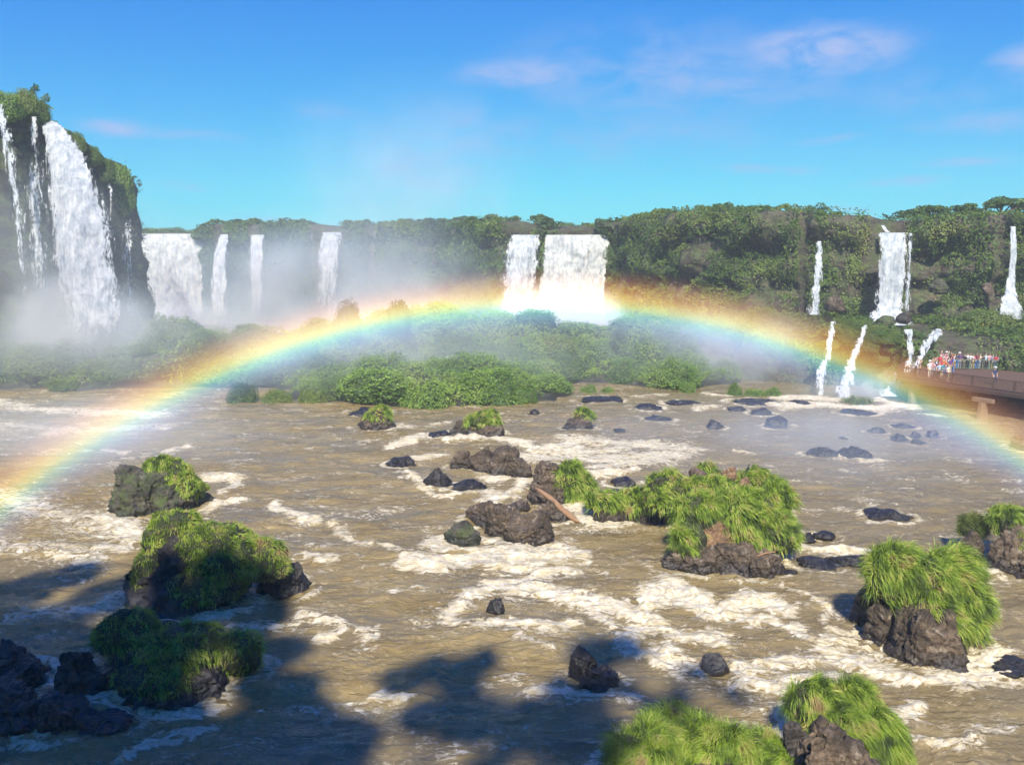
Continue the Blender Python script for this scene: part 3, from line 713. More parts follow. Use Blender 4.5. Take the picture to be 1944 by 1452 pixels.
# ------------------------------------------------------------------ cliffs
def interp(pts, n):
    pts = np.array(pts, float); t = np.concatenate([[0], np.cumsum(np.hypot(np.diff(pts[:, 0]), np.diff(pts[:, 1])))])
    tt = np.linspace(0, t[-1], n)
    return np.stack([np.interp(tt, t, pts[:, i]) for i in range(pts.shape[1])], 1)
def cliff(name, crest, nr, nc, seed, amp=2.2, base_z=-1.0, terrace=None, gaps=(), back=45, leafn=30000, lsz=.3, lmat='jungle', bare=.0, lean=.05, rmat='cliff'):
    """crest: list of (x, y, ztop). The wall faces the viewer; returns mesh object with rock and a foliage cover."""
    c = interp(crest, nc)
    d = np.gradient(c[:, :2], axis=0); nrm = np.stack([d[:, 1], -d[:, 0]], 1); nrm /= np.linalg.norm(nrm, axis=1)[:, None]
    rows = []
    for j in range(nr):
        t = j / (nr - 1)
        if terrace is None:
            z = c[:, 2] * (1 - t) + base_z * t
            off = lean * (c[:, 2] - z) + 0 * z
        else:
            k, zl, d1, d2 = terrace(c[:, 0])
            # t 0..0.5 upper wall, .5..0.72 terrace, .72..1 lower wall
            zt = c[:, 2]
            zA = zt * (1 - min(t / .5, 1)) + zl * min(t / .5, 1)
            if t <= .5: z = zA; off = lean * (zt - z)
            elif t <= .72:
                q = (t - .5) / .22; z = zl - q * .7; off = lean * (zt - zl) + q * d1
            else:
                q = (t - .72) / .28; z = (zl - .7) * (1 - q) + base_z * q; off = lean * (zt - zl) + d1 + q * (d2 - d1)
            z0 = zt * (1 - t) + base_z * t
            z = z * k + z0 * (1 - k); off = off * k + lean * (zt - z0) * (1 - k)
        rows.append(np.stack([c[:, 0] + nrm[:, 0] * off, c[:, 1] + nrm[:, 1] * off, z], 1))
    W = np.array(rows); Wf = W.reshape(-1, 3)
    n1 = fbm(Wf * np.array([.16, .16, .22]), 4, seed); n2 = fbm(Wf * np.array([.5, .5, .28]), 3, seed + 9)
    led = np.sin(Wf[:, 2] * 1.1 + 2.2 * vn(Wf * .12, seed + 4)) * .6
    D = (amp * (n1 + .25) + amp * .42 * n2 + led)
    gk = np.ones(len(Wf))
    for gx, gw in gaps:
        gk = np.minimum(gk, 1 - .9 * np.exp(-((Wf[:, 0] - gx) / gw) ** 4))
    D = np.where(D > 0, D * gk, D)
    nn = np.tile(nrm, (nr, 1))
    Wf = Wf + np.concatenate([nn * D[:, None], (fbm(Wf * .3, 2, seed + 2) * .4)[:, None]], 1)
    W = Wf.reshape(nr, nc, 3)
    # plateau rows behind the crest
    pl = []
    for j, b in enumerate([back, back * .6, back * .25, 6, 2.5, .8]):
        q = W[0].copy(); q[:, :2] -= nrm * b; q[:, 2] += .6 + fbm(q * .15, 3, seed + 6) * .8 - .01 * b
        pl.append(q)
    A = np.concatenate([np.array(pl), W], 0)
    V = A.reshape(-1, 3); Fc = grid_faces(len(A), nc)
    tri = np.concatenate([Fc[:, [0, 1, 2]], Fc[:, [0, 2, 3]]])
    o = mk(name, V, Fc, [M[rmat]]); tag(o, kind='structure')
    rs = np.random.default_rng(seed)
    def w(cc, nz):
        m = fbm(cc * np.array([.22, .22, .3]), 3, seed + 21)
        q = sst(bare - .25, bare + .02, m) + .04
        for gx, gw in gaps: q = q * (1 - np.exp(-((cc[:, 0] - gx) / (gw * .9)) ** 6))
        # nearer the crest : more growth
        return q * (np.abs(cc[:, 1] - c[:, 1].mean()) < 400)
    # restrict to the wall + first rows of the plateau
    keep = tri[(tri.min(1) >= nc * 2)]
    p, n_ = sample_surface(V, keep, leafn, rs, w)
    # make sure normals point to the viewer
    fl = (n_ @ np.array([0, -1, .3])) < 0; n_[fl] *= -1
    # foliage stands off the rock in pillows
    clump = fbm(p * .9, 2, seed + 31)
    p = p + n_ * (np.clip(clump + .25, 0, 1) * 1.1 + rs.uniform(0, .25, len(p)))[:, None] + np.array([0, 0, .12])
    lv, lf, r = leafcloud(p, n_, lsz, rs, .5)
    fo = mk('cliff_foliage', lv, lf, [M[lmat]], smooth=False, attrs={'rnd': r}); tag(fo, kind='stuff')
    return V, nrm, c
def cr(L): return [tuple(P(px, py, Y)) for px, py, Y in L]
def X(px, Y): return P(px, 600, Y)[0]
# right cliff with terrace
def terr_r(x):
    k = sst(X(1430, 118), X(1560, 112), x)
    zl = np.full_like(x, 5.9); return k, zl, np.full_like(x, 19.), np.full_like(x, 22.)
gaps_r = [(X(1545, 115), .9), (X(1692, 113), 3.0), (X(1908, 108), 1.0)]
cliff('cliff', cr([(1150, 432, 158), (1215, 420, 146), (1330, 408, 132), (1400, 405, 127), (1480, 408, 123), (1600, 420, 118), (1680, 428, 116), (1760, 428, 114), (1850, 425, 112), (1944, 422, 110), (2150, 415, 106), (2500, 400, 98)]),
      110, 420, 41, amp=2.3, terrace=terr_r, gaps=gaps_r, leafn=240000, lsz=.15, bare=-.02, lean=.02)
# far centre / left cliff
gaps_f = [(X(328, 200), 8.5), (X(418, 189), 2.4), (X(487, 186), 2.2), (X(620, 184), 4.6), (X(708, 184), 1.3), (X(988, 163), 4.6), (X(1095, 157), 6.0)]
cliff('cliff', cr([(180, 450, 215), (270, 449, 206), (380, 447, 200), (385, 434, 198), (430, 430, 190), (520, 432, 187), (620, 437, 185), (720, 437, 185), (850, 430, 182), (930, 427, 170), (1000, 431, 164), (1050, 436, 160), (1160, 434, 157), (1230, 430, 150)]),
      70, 460, 43, amp=2.0, gaps=gaps_f, leafn=120000, lsz=.3, bare=-.2, lean=.02)
# left near cliff, its end turned away from the viewer
gaps_l = [(X(25, 101), 1.6), (X(65, 104), 1.6), (X(140, 108), 5.2), (X(210, 116), .8)]
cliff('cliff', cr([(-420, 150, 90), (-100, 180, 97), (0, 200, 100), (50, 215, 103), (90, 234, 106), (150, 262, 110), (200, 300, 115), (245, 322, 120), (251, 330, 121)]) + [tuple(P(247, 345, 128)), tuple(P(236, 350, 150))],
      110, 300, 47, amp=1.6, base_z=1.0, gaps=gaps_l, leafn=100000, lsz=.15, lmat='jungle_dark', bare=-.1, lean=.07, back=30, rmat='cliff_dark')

# ------------------------------------------------------------------ trees on the skyline
def tree_crown(seed, blobs, n, size, mat):
    rs = np.random.default_rng(seed); mb = MB(); rr = []
    for i, (c, r) in enumerate(blobs):
        V, Fc = ICO[3]; v = V * np.array(r)
        v = v * (1 + .35 * fbm(V * 1.9 + seed + i * 7, 3, seed + i))[:, None] + np.array(c)
        m = max(30, int(n * (r[0] * r[2]) / sum(q[1][0] * q[1][2] for q in blobs)))
        p, nn = sample_surface(v, Fc, m, rs)
        p = np.array(c) + (p - np.array(c)) * rs.uniform(.35, 1.1, m)[:, None] ** .5
        lv, lf, r_ = leafcloud(p, nn, size, rs); mb.add(lv, lf); rr.append(r_)
    return mb, np.concatenate(rr)
def tree(px, pytop, Y, w_px, h_px, label, seed, kind='round', name='tree', zb=None, group=None, n=900, size=.3, mat='jungle'):
    top = P(px, pytop, Y); bot = P(px, pytop + h_px, Y) if zb is None else np.array([top[0], Y, zb])
    hh = top[2] - bot[2]; w = w_px / F * Y
    e = empty(name, bot); tag(e, label, 'tree', group)
    rs = np.random.default_rng(seed); blobs = []; tips = []
    if kind == 'round':
        for k in range(6):
            blobs.append(((rs.uniform(-.25, .25) * w, rs.uniform(-.25, .25) * w, hh * rs.uniform(.5, .82)), (w * rs.uniform(.2, .32), w * .26, hh * rs.uniform(.14, .2))))
    else:
        for k in range(9):
            a = rs.uniform(-.42, .42)
            blobs.append(((a * w, rs.uniform(-.3, .3) * w, hh * (rs.uniform(.72, .9) - abs(a) * .35)), (w * rs.uniform(.12, .2), w * .17, hh * rs.uniform(.06, .11))))
    mb, r = tree_crown(seed, blobs, n, size, mat)
    mb.build('crown', [M[mat]], e, smooth=False, attrs={'rnd': r})
    tb = MB(); tr = .03 * hh + .12
    tb.tube([(0, 0, -1.5), (.05 * w, 0, hh * .25), (0, 0, hh * .55)], [tr, tr * .8, tr * .55], 7)
    for c, r_ in blobs[:7]:
        tb.tube([(0.02 * w, 0, hh * .42), (c[0] * .55, c[1] * .55, (hh * .42 + c[2]) * .5 + .05 * hh), c], [tr * .5, tr * .35, tr * .12], 5)
    tb.build('trunk', M['bark'], e)
    return e
tree(1896, 368, 121, 100, 70, 'tallest dark umbrella crowned tree on the right cliff top', 501, 'flat', n=1800, size=.22)
tree(1838, 382, 121, 66, 54, 'open flat crowned tree just left of the tallest umbrella tree', 502, 'flat', n=1000, size=.22)
tree(1762, 388, 121, 96, 48, 'wide low umbrella tree right of the broad right hand waterfall', 503, 'flat', n=1500, size=.22)
tree(1808, 404, 125, 24, 28, 'tiny tree between two umbrella crowned trees', 504, 'round', n=300, size=.2)
tree(1935, 402, 120, 50, 40, 'bushy tree at the right edge of the cliff top', 505, 'round', n=700, size=.24)
tree(1256, 396, 150, 48, 34, 'round hazy tree on the rim left of the green bluff', 506, 'round', n=800, size=.3)
tree(1215, 402, 160, 40, 34, 'smaller hazy tree left of the round rim tree', 507, 'round', n=500, size=.3)
tree(1588, 402, 124, 24, 24, 'small round tree poking over the green cliff rim', 508, 'round', n=300, size=.24)
tree(929, 405, 190, 32, 34, 'round hazy tree, left one of the group above the middle falls', 509, 'round', n=500, size=.34)
tree(968, 407, 190, 44, 32, 'low wide hazy tree in the middle of the group above the middle falls', 510, 'flat', n=600, size=.34)
tree(1026, 405, 188, 44, 34, 'spreading hazy tree, right one of the group above the middle falls', 511, 'flat', n=700, size=.34)
tree(1112, 420, 190, 24, 20, 'small hazy tree on the rim above the wide middle falls', 512, 'round', n=250, size=.34)
rs = np.random.default_rng(77)
# lower rim canopy
rim = []
for px in range(262, 396, 24): rim.append((px + rs.uniform(-4, 4), 430 + rs.uniform(-3, 4), 235, 44, 24))
for px in range(396, 1150, 32): rim.append((px + rs.uniform(-6, 6), 427 + rs.uniform(-6, 5) - (3 if 440 < px < 520 else 0) - 6 * (px > 800), 198 if px < 860 else 182, 48, 26))
for px in range(1045, 1235, 30): rim.append((px, 424 + rs.uniform(-4, 5), 175, 30, 26))
for px in range(1230, 1700, 36): rim.append((px + rs.uniform(-8, 8), np.interp(px, [1230, 1330, 1480, 1600, 1700], [418, 405, 408, 416, 422]) + rs.uniform(-5, 4), np.interp(px, [1230, 1700], [148, 121]), 40, 34))
for px in range(1700, 2000, 36): rim.append((px + rs.uniform(-8, 8), np.interp(px, [1700, 1760, 1990], [424, 422, 420]) + rs.uniform(-5, 4), 119, 38, 34))
for i, (px, py, Y, w, h) in enumerate(rim):
    a = P(px, py, Y); b = P(px, py + h, Y); rr = w / 2 / F * Y
    put('bush', JM[i % 4], (a[0], Y, b[2]), (rr * rs.uniform(.9, 1.3), rr, (a[2] - b[2]) * .85), rs.uniform(0, 6), 'leafy bush in the jungle fringe along the rim of the falls', 'bush', 'rim bushes along the cliff tops')
# left cliff top growth
spec_bush(-20, 40, 168, 225, 100, 'yellowish bush overhanging the thin falls at the top left corner of the cliff', False, 1)
spec_bush(15, 75, 163, 220, 103, 'leafy dark bush with the highest top on the left cliff', True, 2)
spec_bush(45, 92, 185, 235, 104, 'dark bush beside the lip of the big left waterfall', True, 3)
e = empty('tree', P(70, 232, 105)); tag(e, 'spindly tree with a few round leaf tufts against the sky on the left cliff', 'tree')
b0 = P(70, 232, 105); tb = MB(); cb = MB(); rr_ = []; rs = np.random.default_rng(5)
for px, py, q in ((68, 167, .42), (87, 187, .55), (90, 204, .35), (76, 196, .4), (60, 176, .4)):
    t = P(px, py, 105) - b0
    tb.tube([(0, 0, 0), t * .5 + np.array([-.15, 0, .1]), t], [.09, .06, .03], 5)
    p = t + rs.normal(size=(70, 3)) * q * .45; v, f, r = leafcloud(p, unit(rs.normal(size=(70, 3))), .16, rs); cb.add(v, f); rr_.append(r)
tb.build('trunk', M['bark'], e); cb.build('crown', [M['jungle']], e, attrs={'rnd': np.concatenate(rr_)})
spec_bush(88, 112, 222, 262, 105, 'small bush growing just above the big left waterfall lip', True, 0)
spec_bush(108, 135, 240, 275, 107, 'wiry bush on the sloping rim above the big left waterfall', True, 1)
spec_bush(128, 163, 246, 290, 109, 'scrubby bush halfway along the sloping left rim', True, 2)
spec_bush(155, 190, 272, 312, 111, 'brownish bush on the sloping left rim below the scrubby one', True, 3)
spec_bush(180, 218, 292, 345, 113, 'low bush next to the rounded grassy knob of the left rim', True, 0)
o = spec_bush(206, 252, 303, 400, 117, 'rounded grassy knob hanging over the end of the left cliff', False, 1)

# slope bushes on the right terrace and below the falls
rs = np.random.default_rng(91)
def rows_bushes(n, x0, x1, y0, y1, Y0, Y1, r0, r1, label, group, me=JM):
    for i in range(n):
        px = rs.uniform(x0, x1); t = rs.random(); py = y0 + (y1 - y0) * t; Y = Y0 + (Y1 - Y0) * t + rs.uniform(-1, 1)
        p = P(px, py, Y); r = rs.uniform(r0, r1)
        put('bush', me[i % 4], p - np.array([0, 0, r * .4]), (r * 1.2, r, r * .8), rs.uniform(0, 6), label, 'bush', group)
rows_bushes(24, 1800, 2060, 640, 676, 104, 100.5, 1.2, 2.1, 'leafy bush on the green slope behind the crowded walkway', 'bushes on the slope behind the walkway')
rows_bushes(6, 1835, 1900, 595, 640, 105, 102, 1.3, 2.0, 'bush on the ledge left of the fanning waterfall', 'bushes on the ledge by the fanning waterfall')
rows_bushes(7, 1925, 2010, 600, 640, 106, 103, 1.2, 2.0, 'bush on the ledge right of the fanning waterfall', 'bushes on the ledge beyond the fanning waterfall')
rows_bushes(14, 1560, 1690, 612, 655, 98, 94, .8, 1.5, 'bush hanging on the lower cliff between the split cascades', 'bushes on the lower cliff')
rows_bushes(16, 1180, 1540, 588, 665, 112, 102, 1.4, 2.6, 'misty bush at the foot of the green bluff under the rainbow', 'misty bushes at the foot of the green bluff')
rows_bushes(8, 1650, 1695, 622, 690, 96, 93.5, .7, 1.3, 'bush beside the forked cascade', 'bushes beside the forked cascade')
# fallen rock blocks on the right cliff
for i, (x0, x1, y0, y1, Y, m, lb) in enumerate([(1765, 1805, 525, 560, 110, 'rock_moss', 'mossy rock block in the middle of the right cliff'), (1700, 1735, 590, 612, 107, 'rock_dark', 'dark wet rock at the foot of the broad right hand waterfall'),
        (1660, 1700, 598, 622, 107, 'rock_moss', 'mossy rock in front of the foot of the broad right hand waterfall'), (1562, 1610, 560, 592, 111.5, 'rock', 'grey rock pile right of the thin waterfall'), (1865, 1885, 535, 560, 109, 'rock_red', 'small reddish rock on the cliff left of the fanning waterfall')]):
    make_boulder('boulder', lb, [LB(x0, y0, x1, y1, Y)], 600 + i, m, sub=4, foam=False)

# ------------------------------------------------------------------ falling water
def mat_water(name, col, dens, streak=1.0, edge=.35, billow=0.0, k=1.0):
    n = NT(name)
    uv = n.n('ShaderNodeUVMap').outputs[0]
    u, v, _ = n.n('ShaderNodeSeparateXYZ', None, _0=uv).outputs[:3]
    p = n.pos()
    wob = n.vmath('SUBTRACT', n.noise(n.scale(p, (.5, .5, .3)), 1, 4, .6, out=1), (.5, .5, .5))
    wv = n.vmath('ADD', n.scale(p, (2.2 * k, 2.2 * k, .20 * k)), n.scale(wob, (2.2, 2.2, .6)))
    s1 = n.noise(wv, 1.0, 6, .65); s2 = n.noise(n.scale(n.vmath('ADD', p, n.scale(wob, (.35, .35, .3))), (7 * k, 7 * k, 1.6 * k)), 1.0, 5, .7)
    s3 = n.noise(n.vmath('ADD', p, wob), .9 * k, 6, .72)
    s = n.math('ADD', n.math('MULTIPLY', s1, .5), n.math('ADD', n.math('MULTIPLY', s2, .28), n.math('MULTIPLY', s3, .22)))
    e = n.math('MINIMUM', u, n.math('SUBTRACT', 1.0, u))
    ef = n.mapr(n.math('ADD', e, n.math('MULTIPLY', n.math('SUBTRACT', s, .5), 1.5 * edge)), 0.0, edge, 0, 1, True)
    d = n.attr('dens')
    a = n.math('MULTIPLY', ef, d)
    th = n.math('SUBTRACT', .74, n.math('MULTIPLY', a, .50 * dens))
    al = n.mapr(n.math('SUBTRACT', s, th), -.07, .17, 0, .97, True)
    tone = n.math('ADD', n.math('MULTIPLY', s1, .4), n.math('ADD', n.math('MULTIPLY', s2, .3), n.math('MULTIPLY', s3, .5)))
    cc = n.mix(n.mapr(tone, .48, .72), (col[0] * .38, col[1] * .44, col[2] * .52), col)
    b = n.math('ADD', n.math('MULTIPLY', s2, .7), n.math('ADD', n.math('MULTIPLY', s1, .5), n.math('MULTIPLY', s3, billow)))
    sh = n.pbsdf(Base__Color=cc, Roughness=.95, Normal=n.bump(b, .6, .25))
    tl = n.n('ShaderNodeBsdfTranslucent', None, Color=cc).outputs[0]
    sh = n.n('ShaderNodeMixShader', None, _0=.3, _1=sh, _2=tl).outputs[0]
    tr = n.n('ShaderNodeBsdfTransparent').outputs[0]
    return n.out(n.n('ShaderNodeMixShader', None, _0=al, _1=tr, _2=sh).outputs[0])
M['fall'] = mat_water('falling white water', (.9, .9, .88), 1.0)
M['fall_thin'] = mat_water('thin falling water', (.88, .89, .88), .92, edge=.72)
M['fall_warm'] = mat_water('falling silty water', (.95, .91, .82), 1.3, edge=.12)
M['fall_big'] = mat_water('billowing falling water', (.90, .89, .88), 1.1, edge=.3, billow=2.6, k=.9)
def fall(name, label, rows, mat, dens=1.0, nr=120, nc=36, bulge=.25, amp=.25, seed=0, group=None, cat='waterfall', freq=.8, parent=None):
    """rows: (py, px_left, px_right, Y[, dens])"""
    r = np.array([list(q) + [1.0] * (5 - len(q)) for q in rows], float)
    t = np.linspace(0, 1, nr); k = (r[:, 0] - r[0, 0]) / (r[-1, 0] - r[0, 0])
    ip = lambda i: np.interp(t, k, r[:, i])
    py, x0, x1, Y, dn = (ip(i) for i in range(5))
    V = []; uv = []; da = []
    for j in range(nr):
        wd = (x1[j] - x0[j]) * .08 + 1.6
        a = P(x0[j] - wd, py[j], Y[j]); b = P(x1[j] + wd, py[j], Y[j]); w = b[0] - a[0]
        s = np.linspace(0, 1, nc)
        pt = a + (b - a) * s[:, None]
        pt[:, 1] -= np.sin(s * math.pi) ** .7 * w * bulge * min(1, .25 + t[j] * 3)
        V.append(pt); uv += [(q, t[j]) for q in s]; da.append(np.full(nc, dn[j] * dens))
    V = np.array(V).reshape(-1, 3)
    n1 = fbm(V * np.array([freq, freq, freq * .4]) + seed, 4, seed); n2 = fbm(V * np.array([freq * .6, freq * .6, .12]), 2, seed + 5)
    tt = np.repeat(t, nc)
    V[:, 1] -= (n1 * amp + n2 * amp * .8) * np.clip(tt * 5, .1, 1)
    V[:, 0] += vn(V * np.array([.6, .6, .5]) + 3, seed) * amp * .5 * tt
    o = mk(name, V, grid_faces(nr, nc), [M[mat]], parent, smooth=True, attrs={'dens': np.concatenate(da)}, uv=uv)
    if not parent: tag(o, label, cat, group)
    return o
fall('waterfall', 'huge billowing white waterfall pouring off the near left cliff', [(226, 70, 98, 104.5, .9), (245, 80, 128, 103.5, 1.1), (290, 92, 163, 103.0, 1.15), (350, 98, 196, 102.6, 1.05), (430, 104, 220, 102.2, .98), (520, 112, 238, 101.8, .92), (596, 120, 254, 101.4, .85), (645, 124, 265, 101, .1)], 'fall_big', 1.1, 260, 110, .3, .75, 3, freq=.5)
fall('waterfall', 'thin ragged waterfall at the left edge of the photograph', [(198, -14, 12, 98.6, 1), (250, -4, 26, 97.8, .95), (330, 10, 42, 97.2, .85), (420, 22, 56, 96.8, .75), (500, 34, 64, 96.5, .6), (590, 44, 72, 96.2, .45)], 'fall_thin', 1.35, 140, 24, .2, .35, 4)
fall('waterfall', 'faint veil of water on dark rock between two left falls', [(222, 56, 72, 102.3, .9), (280, 52, 84, 101.9, .8), (380, 40, 98, 101.6, .78), (480, 40, 112, 101.2, .75), (600, 50, 130, 100.8, .5)], 'fall_thin', 1.2, 120, 30, .1, .3, 5)
fall('waterfall', 'short thin trickle hidden in the dark notch by the grassy knob', [(325, 198, 208, 113.3, .9), (370, 204, 222, 112.6, .8), (430, 206, 228, 112.2, .6), (520, 212, 240, 111.8, .5)], 'fall_thin', .95, 80, 16, .15, .2, 6)
fall('waterfall', 'grey blue spray sheet falling off the far end of the left cliff', [(395, 240, 254, 117.5, .5), (450, 226, 264, 116.2, .85), (520, 218, 274, 115.4, .85), (600, 220, 294, 114.8, .7)], 'fall_thin', 1.0, 90, 26, .2, .4, 7)
fall('waterfall', 'wide glaring white curtain fall in the far left distance', [(444, 268, 384, 198, 1.2), (470, 266, 383, 197, 1.3), (520, 266, 380, 196.4, 1.2), (610, 262, 378, 196, .8)], 'fall_warm', 1.2, 90, 70, .06, .8, 8)
fall('waterfall', 'narrow tapering fall right of the wide glaring curtain', [(445, 418, 432, 186.5, 1.1), (470, 408, 433, 186, 1.1), (520, 402, 434, 185.6, .95), (600, 398, 438, 185, .5)], 'fall', 1.05, 70, 20, .2, .3, 9)
fall('waterfall', 'pale fall, third from the left in the misty far wall', [(446, 474, 502, 184, 1.0), (500, 473, 502, 183.4, .85), (600, 474, 506, 183, .4)], 'fall', 1.0, 70, 20, .15, .3, 10)
fall('waterfall', 'very thin thread of water left of the double misty fall', [(444, 587, 596, 181.5, .8), (500, 589, 598, 181.2, .6), (560, 590, 602, 181, .3)], 'fall_thin', .9, 50, 10, .15, .15, 11)
fall('waterfall', 'broad misty double fall in the centre of the far wall', [(441, 606, 654, 181.8, 1.0), (480, 601, 650, 181.2, .9), (540, 598, 645, 180.8, .7), (610, 596, 640, 180.4, .35)], 'fall', 1.0, 80, 34, .12, .4, 12)
fall('waterfall', 'faint thread of water in the mist right of the double fall', [(440, 706, 716, 181.4, .7), (480, 704, 715, 181, .6), (560, 703, 714, 180.8, .3)], 'fall_thin', .9, 50, 10, .15, .15, 13)
fall('waterfall', 'almost hidden fall fading out in the thickest mist', [(470, 762, 780, 179, .4), (520, 762, 780, 179, .4), (580, 762, 782, 179, .2)], 'fall_thin', .9, 50, 12, .15, .15, 14)
fall('waterfall', 'left of the two tall middle falls, split into soft ropes', [(446, 968, 1027, 160.0, 1.05), (475, 956, 1027, 159.3, 1.1), (520, 952, 1024, 158.9, 1.0), (570, 948, 1020, 158.6, 1.0), (650, 940, 1018, 158.2, 1)], 'fall', 1.1, 120, 50, .12, .7, 15)
fall('waterfall', 'right and wider of the two tall middle falls, creamy and solid', [(446, 1043, 1150, 154.5, 1.3), (480, 1038, 1147, 153.8, 1.35), (540, 1030, 1142, 153.3, 1.3), (600, 1022, 1140, 153, 1.2), (655, 1000, 1142, 152.6, .8)], 'fall_warm', 1.2, 120, 70, .06, .9, 16)
fall('waterfall', 'thin lacy fall on the green bluff, spreading at its foot', [(458, 1550, 1560, 112.4, 1.1), (490, 1545, 1563, 112.0, 1), (540, 1536, 1563, 111.6, .9), (580, 1531, 1562, 111.2, .9), (597, 1527, 1560, 111.0, .95)], 'fall_thin', 1.5, 90, 16, .15, .2, 17)
fall('waterfall', 'broad bright white fall on the right cliff, dropping to a ledge', [(442, 1668, 1722, 111.2, 1.2), (470, 1666, 1722, 110.6, 1.3), (520, 1662, 1718, 110.2, 1.25), (570, 1657, 1712, 109.8, 1.2), (590, 1652, 1714, 109.4, 1.2), (602, 1644, 1722, 108.8, 1.15), (616, 1640, 1740, 107.6, .75)], 'fall', 1.15, 120, 44, .14, .45, 18)
fall('waterfall', 'slender side stream just right of the broad bright fall', [(443, 1721, 1735, 110.6, .9), (470, 1720, 1734, 110.2, .9), (540, 1716, 1730, 109.6, .8), (590, 1711, 1727, 109.3, .6)], 'fall_thin', 1.5, 80, 12, .15, .15, 19)
fall('waterfall', 'tiny upper spout above the broad bright fall', [(428, 1672, 1678, 114.5, 1), (434, 1676, 1682, 114, 1), (441, 1680, 1688, 113.4, 1)], 'fall', 1.1, 20, 8, .2, .1, 20)
fall('waterfall', 'slim fall at the far right that fans out over a rock', [(430, 1918, 1927, 106.5, 1.1), (470, 1918, 1929, 106, 1.15), (520, 1914, 1926, 105.6, 1.0), (546, 1909, 1928, 105.2, 1.1), (570, 1894, 1936, 104.6, .95), (590, 1885, 1942, 104.2, .9), (605, 1892, 1941, 104, .8)], 'fall', 1.05, 110, 26, .2, .25, 21)
fall('waterfall', 'small forked trickle over the lower cliff, farthest left', [(610, 1570, 1592, 93.6, .7), (640, 1567, 1585, 92.6, .85), (672, 1563, 1580, 91.8, .85), (700, 1549, 1574, 91.0, .85), (748, 1534, 1569, 90.2, .75)], 'fall_thin', 1.5, 90, 16, .2, .25, 22)
fall('waterfall', 'steeply slanting white cascade widening towards the river', [(617, 1636, 1650, 93.4, .8), (660, 1616, 1637, 92.4, .95), (690, 1600, 1627, 91.2, .95), (715, 1581, 1624, 90.2, .9), (757, 1566, 1626, 89.4, .85)], 'fall_thin', 1.55, 110, 22, .2, .35, 23)
fall('waterfall', 'left arm of the forked cascade beside the walkway tip', [(625, 1712, 1740, 94.4, .95), (645, 1716, 1739, 94.0, .9), (680, 1717, 1732, 93.2, 1.0), (700, 1700, 1732, 91.2, 1.3), (725, 1678, 1722, 89.6, 1.3), (750, 1655, 1712, 88.6, 1.1)], 'fall_thin', 1.6, 110, 26, .2, .35, 24)
fall('waterfall', 'right arm of the forked cascade, curving down from the ledge', [(624, 1758, 1802, 95.6, .7), (640, 1752, 1788, 95, 1.15), (655, 1745, 1768, 94.5, 1.15), (680, 1735, 1750, 93.6, 1.0), (700, 1722, 1738, 92.6, .8)], 'fall_thin', 1.55, 90, 24, .2, .3, 25)
fall('waterfall', 'short side spout below the right arm of the forked cascade', [(651, 1762, 1771, 94.6, .9), (665, 1755, 1764, 94.2, .9), (676, 1750, 1758, 94, .5)], 'fall_thin', 1.1, 30, 8, .2, .1, 26)
fall('waterfall', 'little spout in the bushes behind the right end of the crowd', [(655, 1893, 1899, 98.4, 1), (668, 1892, 1900, 98.2, 1), (676, 1889, 1902, 98, 1)], 'fall', 1.0, 20, 8, .2, .1, 27)

# splash piles at the feet
def splash(label, x0, y0, x1, y1, Y, seed, group='splashes'):
    l = LB(x0, y0, x1, y1, Y); V, Fc = ICO[5]
    v = V * l['r']; v = v * (1 + .35 * fbm(v * .5 + seed, 4, seed) + .12 * fbm(v * 1.7, 3, seed + 1))[:, None] + l['c']
    o = mk('splash', v, Fc, M['splash']); tag(o, label, 'splash')
n = NT('foam mound'); p = n.pos(); M['splash'] = n.out(n.pbsdf(Base__Color=(.92, .90, .86), Roughness=1.0, Normal=n.bump(n.noise(p, 1.5, 6, .65), 1, .5)))

# ------------------------------------------------------------------ walkway with railings
M['wood'] = flat('reddish walkway wood', (.12, .065, .04), .8, .5, 5)
M['wood_dark'] = flat('dark walkway beam', (.055, .035, .025), .8, .5, 5)
M['railgreen'] = flat('greenish railing', (.16, .20, .14), .5)
M['railbrown'] = flat('brown picket', (.10, .06, .032), .7)
M['pier'] = flat('concrete pier', (.17, .12, .075), .9, .6, 3)
ZD = 2.45
A = np.array([39.5, 87.0]); B = np.array([47.0, 74.0]); C2 = np.array([59.0, 54.0])
we = empty('walkway', (A[0], A[1], 0)); tag(we, 'reddish brown raised walkway full of visitors on concrete piers', 'walkway')
off = np.array([A[0], A[1], 0])
def wl(p, z=0): return np.array([p[0], p[1], z]) - off
# deck polygon
poly = [A, B, C2, C2 + np.array([9, 5]), np.array([58.5, 82]), np.array([58, 98.5]), np.array([47.5, 98.5]), np.array([43.0, 92.5])]
def prism(mb, poly, z0, z1, m=0):
    n = len(poly); V = [wl(p, z0) for p in poly] + [wl(p, z1) for p in poly]
    c0 = wl(np.mean(poly, 0), z0); c1 = wl(np.mean(poly, 0), z1); V += [c0, c1]
    f4 = [[i, (i + 1) % n, n + (i + 1) % n, n + i] for i in range(n)]
    f3 = [[2 * n, (i + 1) % n, i] for i in range(n)] + [[2 * n + 1, n + i, n + (i + 1) % n] for i in range(n)]
    mb.add(V, f4, f3, m)
mb = MB(); prism(mb, poly, ZD - .12, ZD); mb.build('deck', M['wood'], we)
def edge(mb, a, b, z0, z1, th):
    d = b - a; L = np.linalg.norm(d); rz = math.atan2(d[1], d[0]); c = (a + b) / 2
    mb.box(wl(c, (z0 + z1) / 2), (L, th, z1 - z0), rz)
mb = MB()
for a, b in ((A, B), (B, C2)): edge(mb, a, b, ZD - .42, ZD - .125, .2)
edge(mb, A, np.array([43.0, 92.5]), ZD - .5, ZD - .13, .2)
mb.build('edge_beam', M['wood_dark'], we)
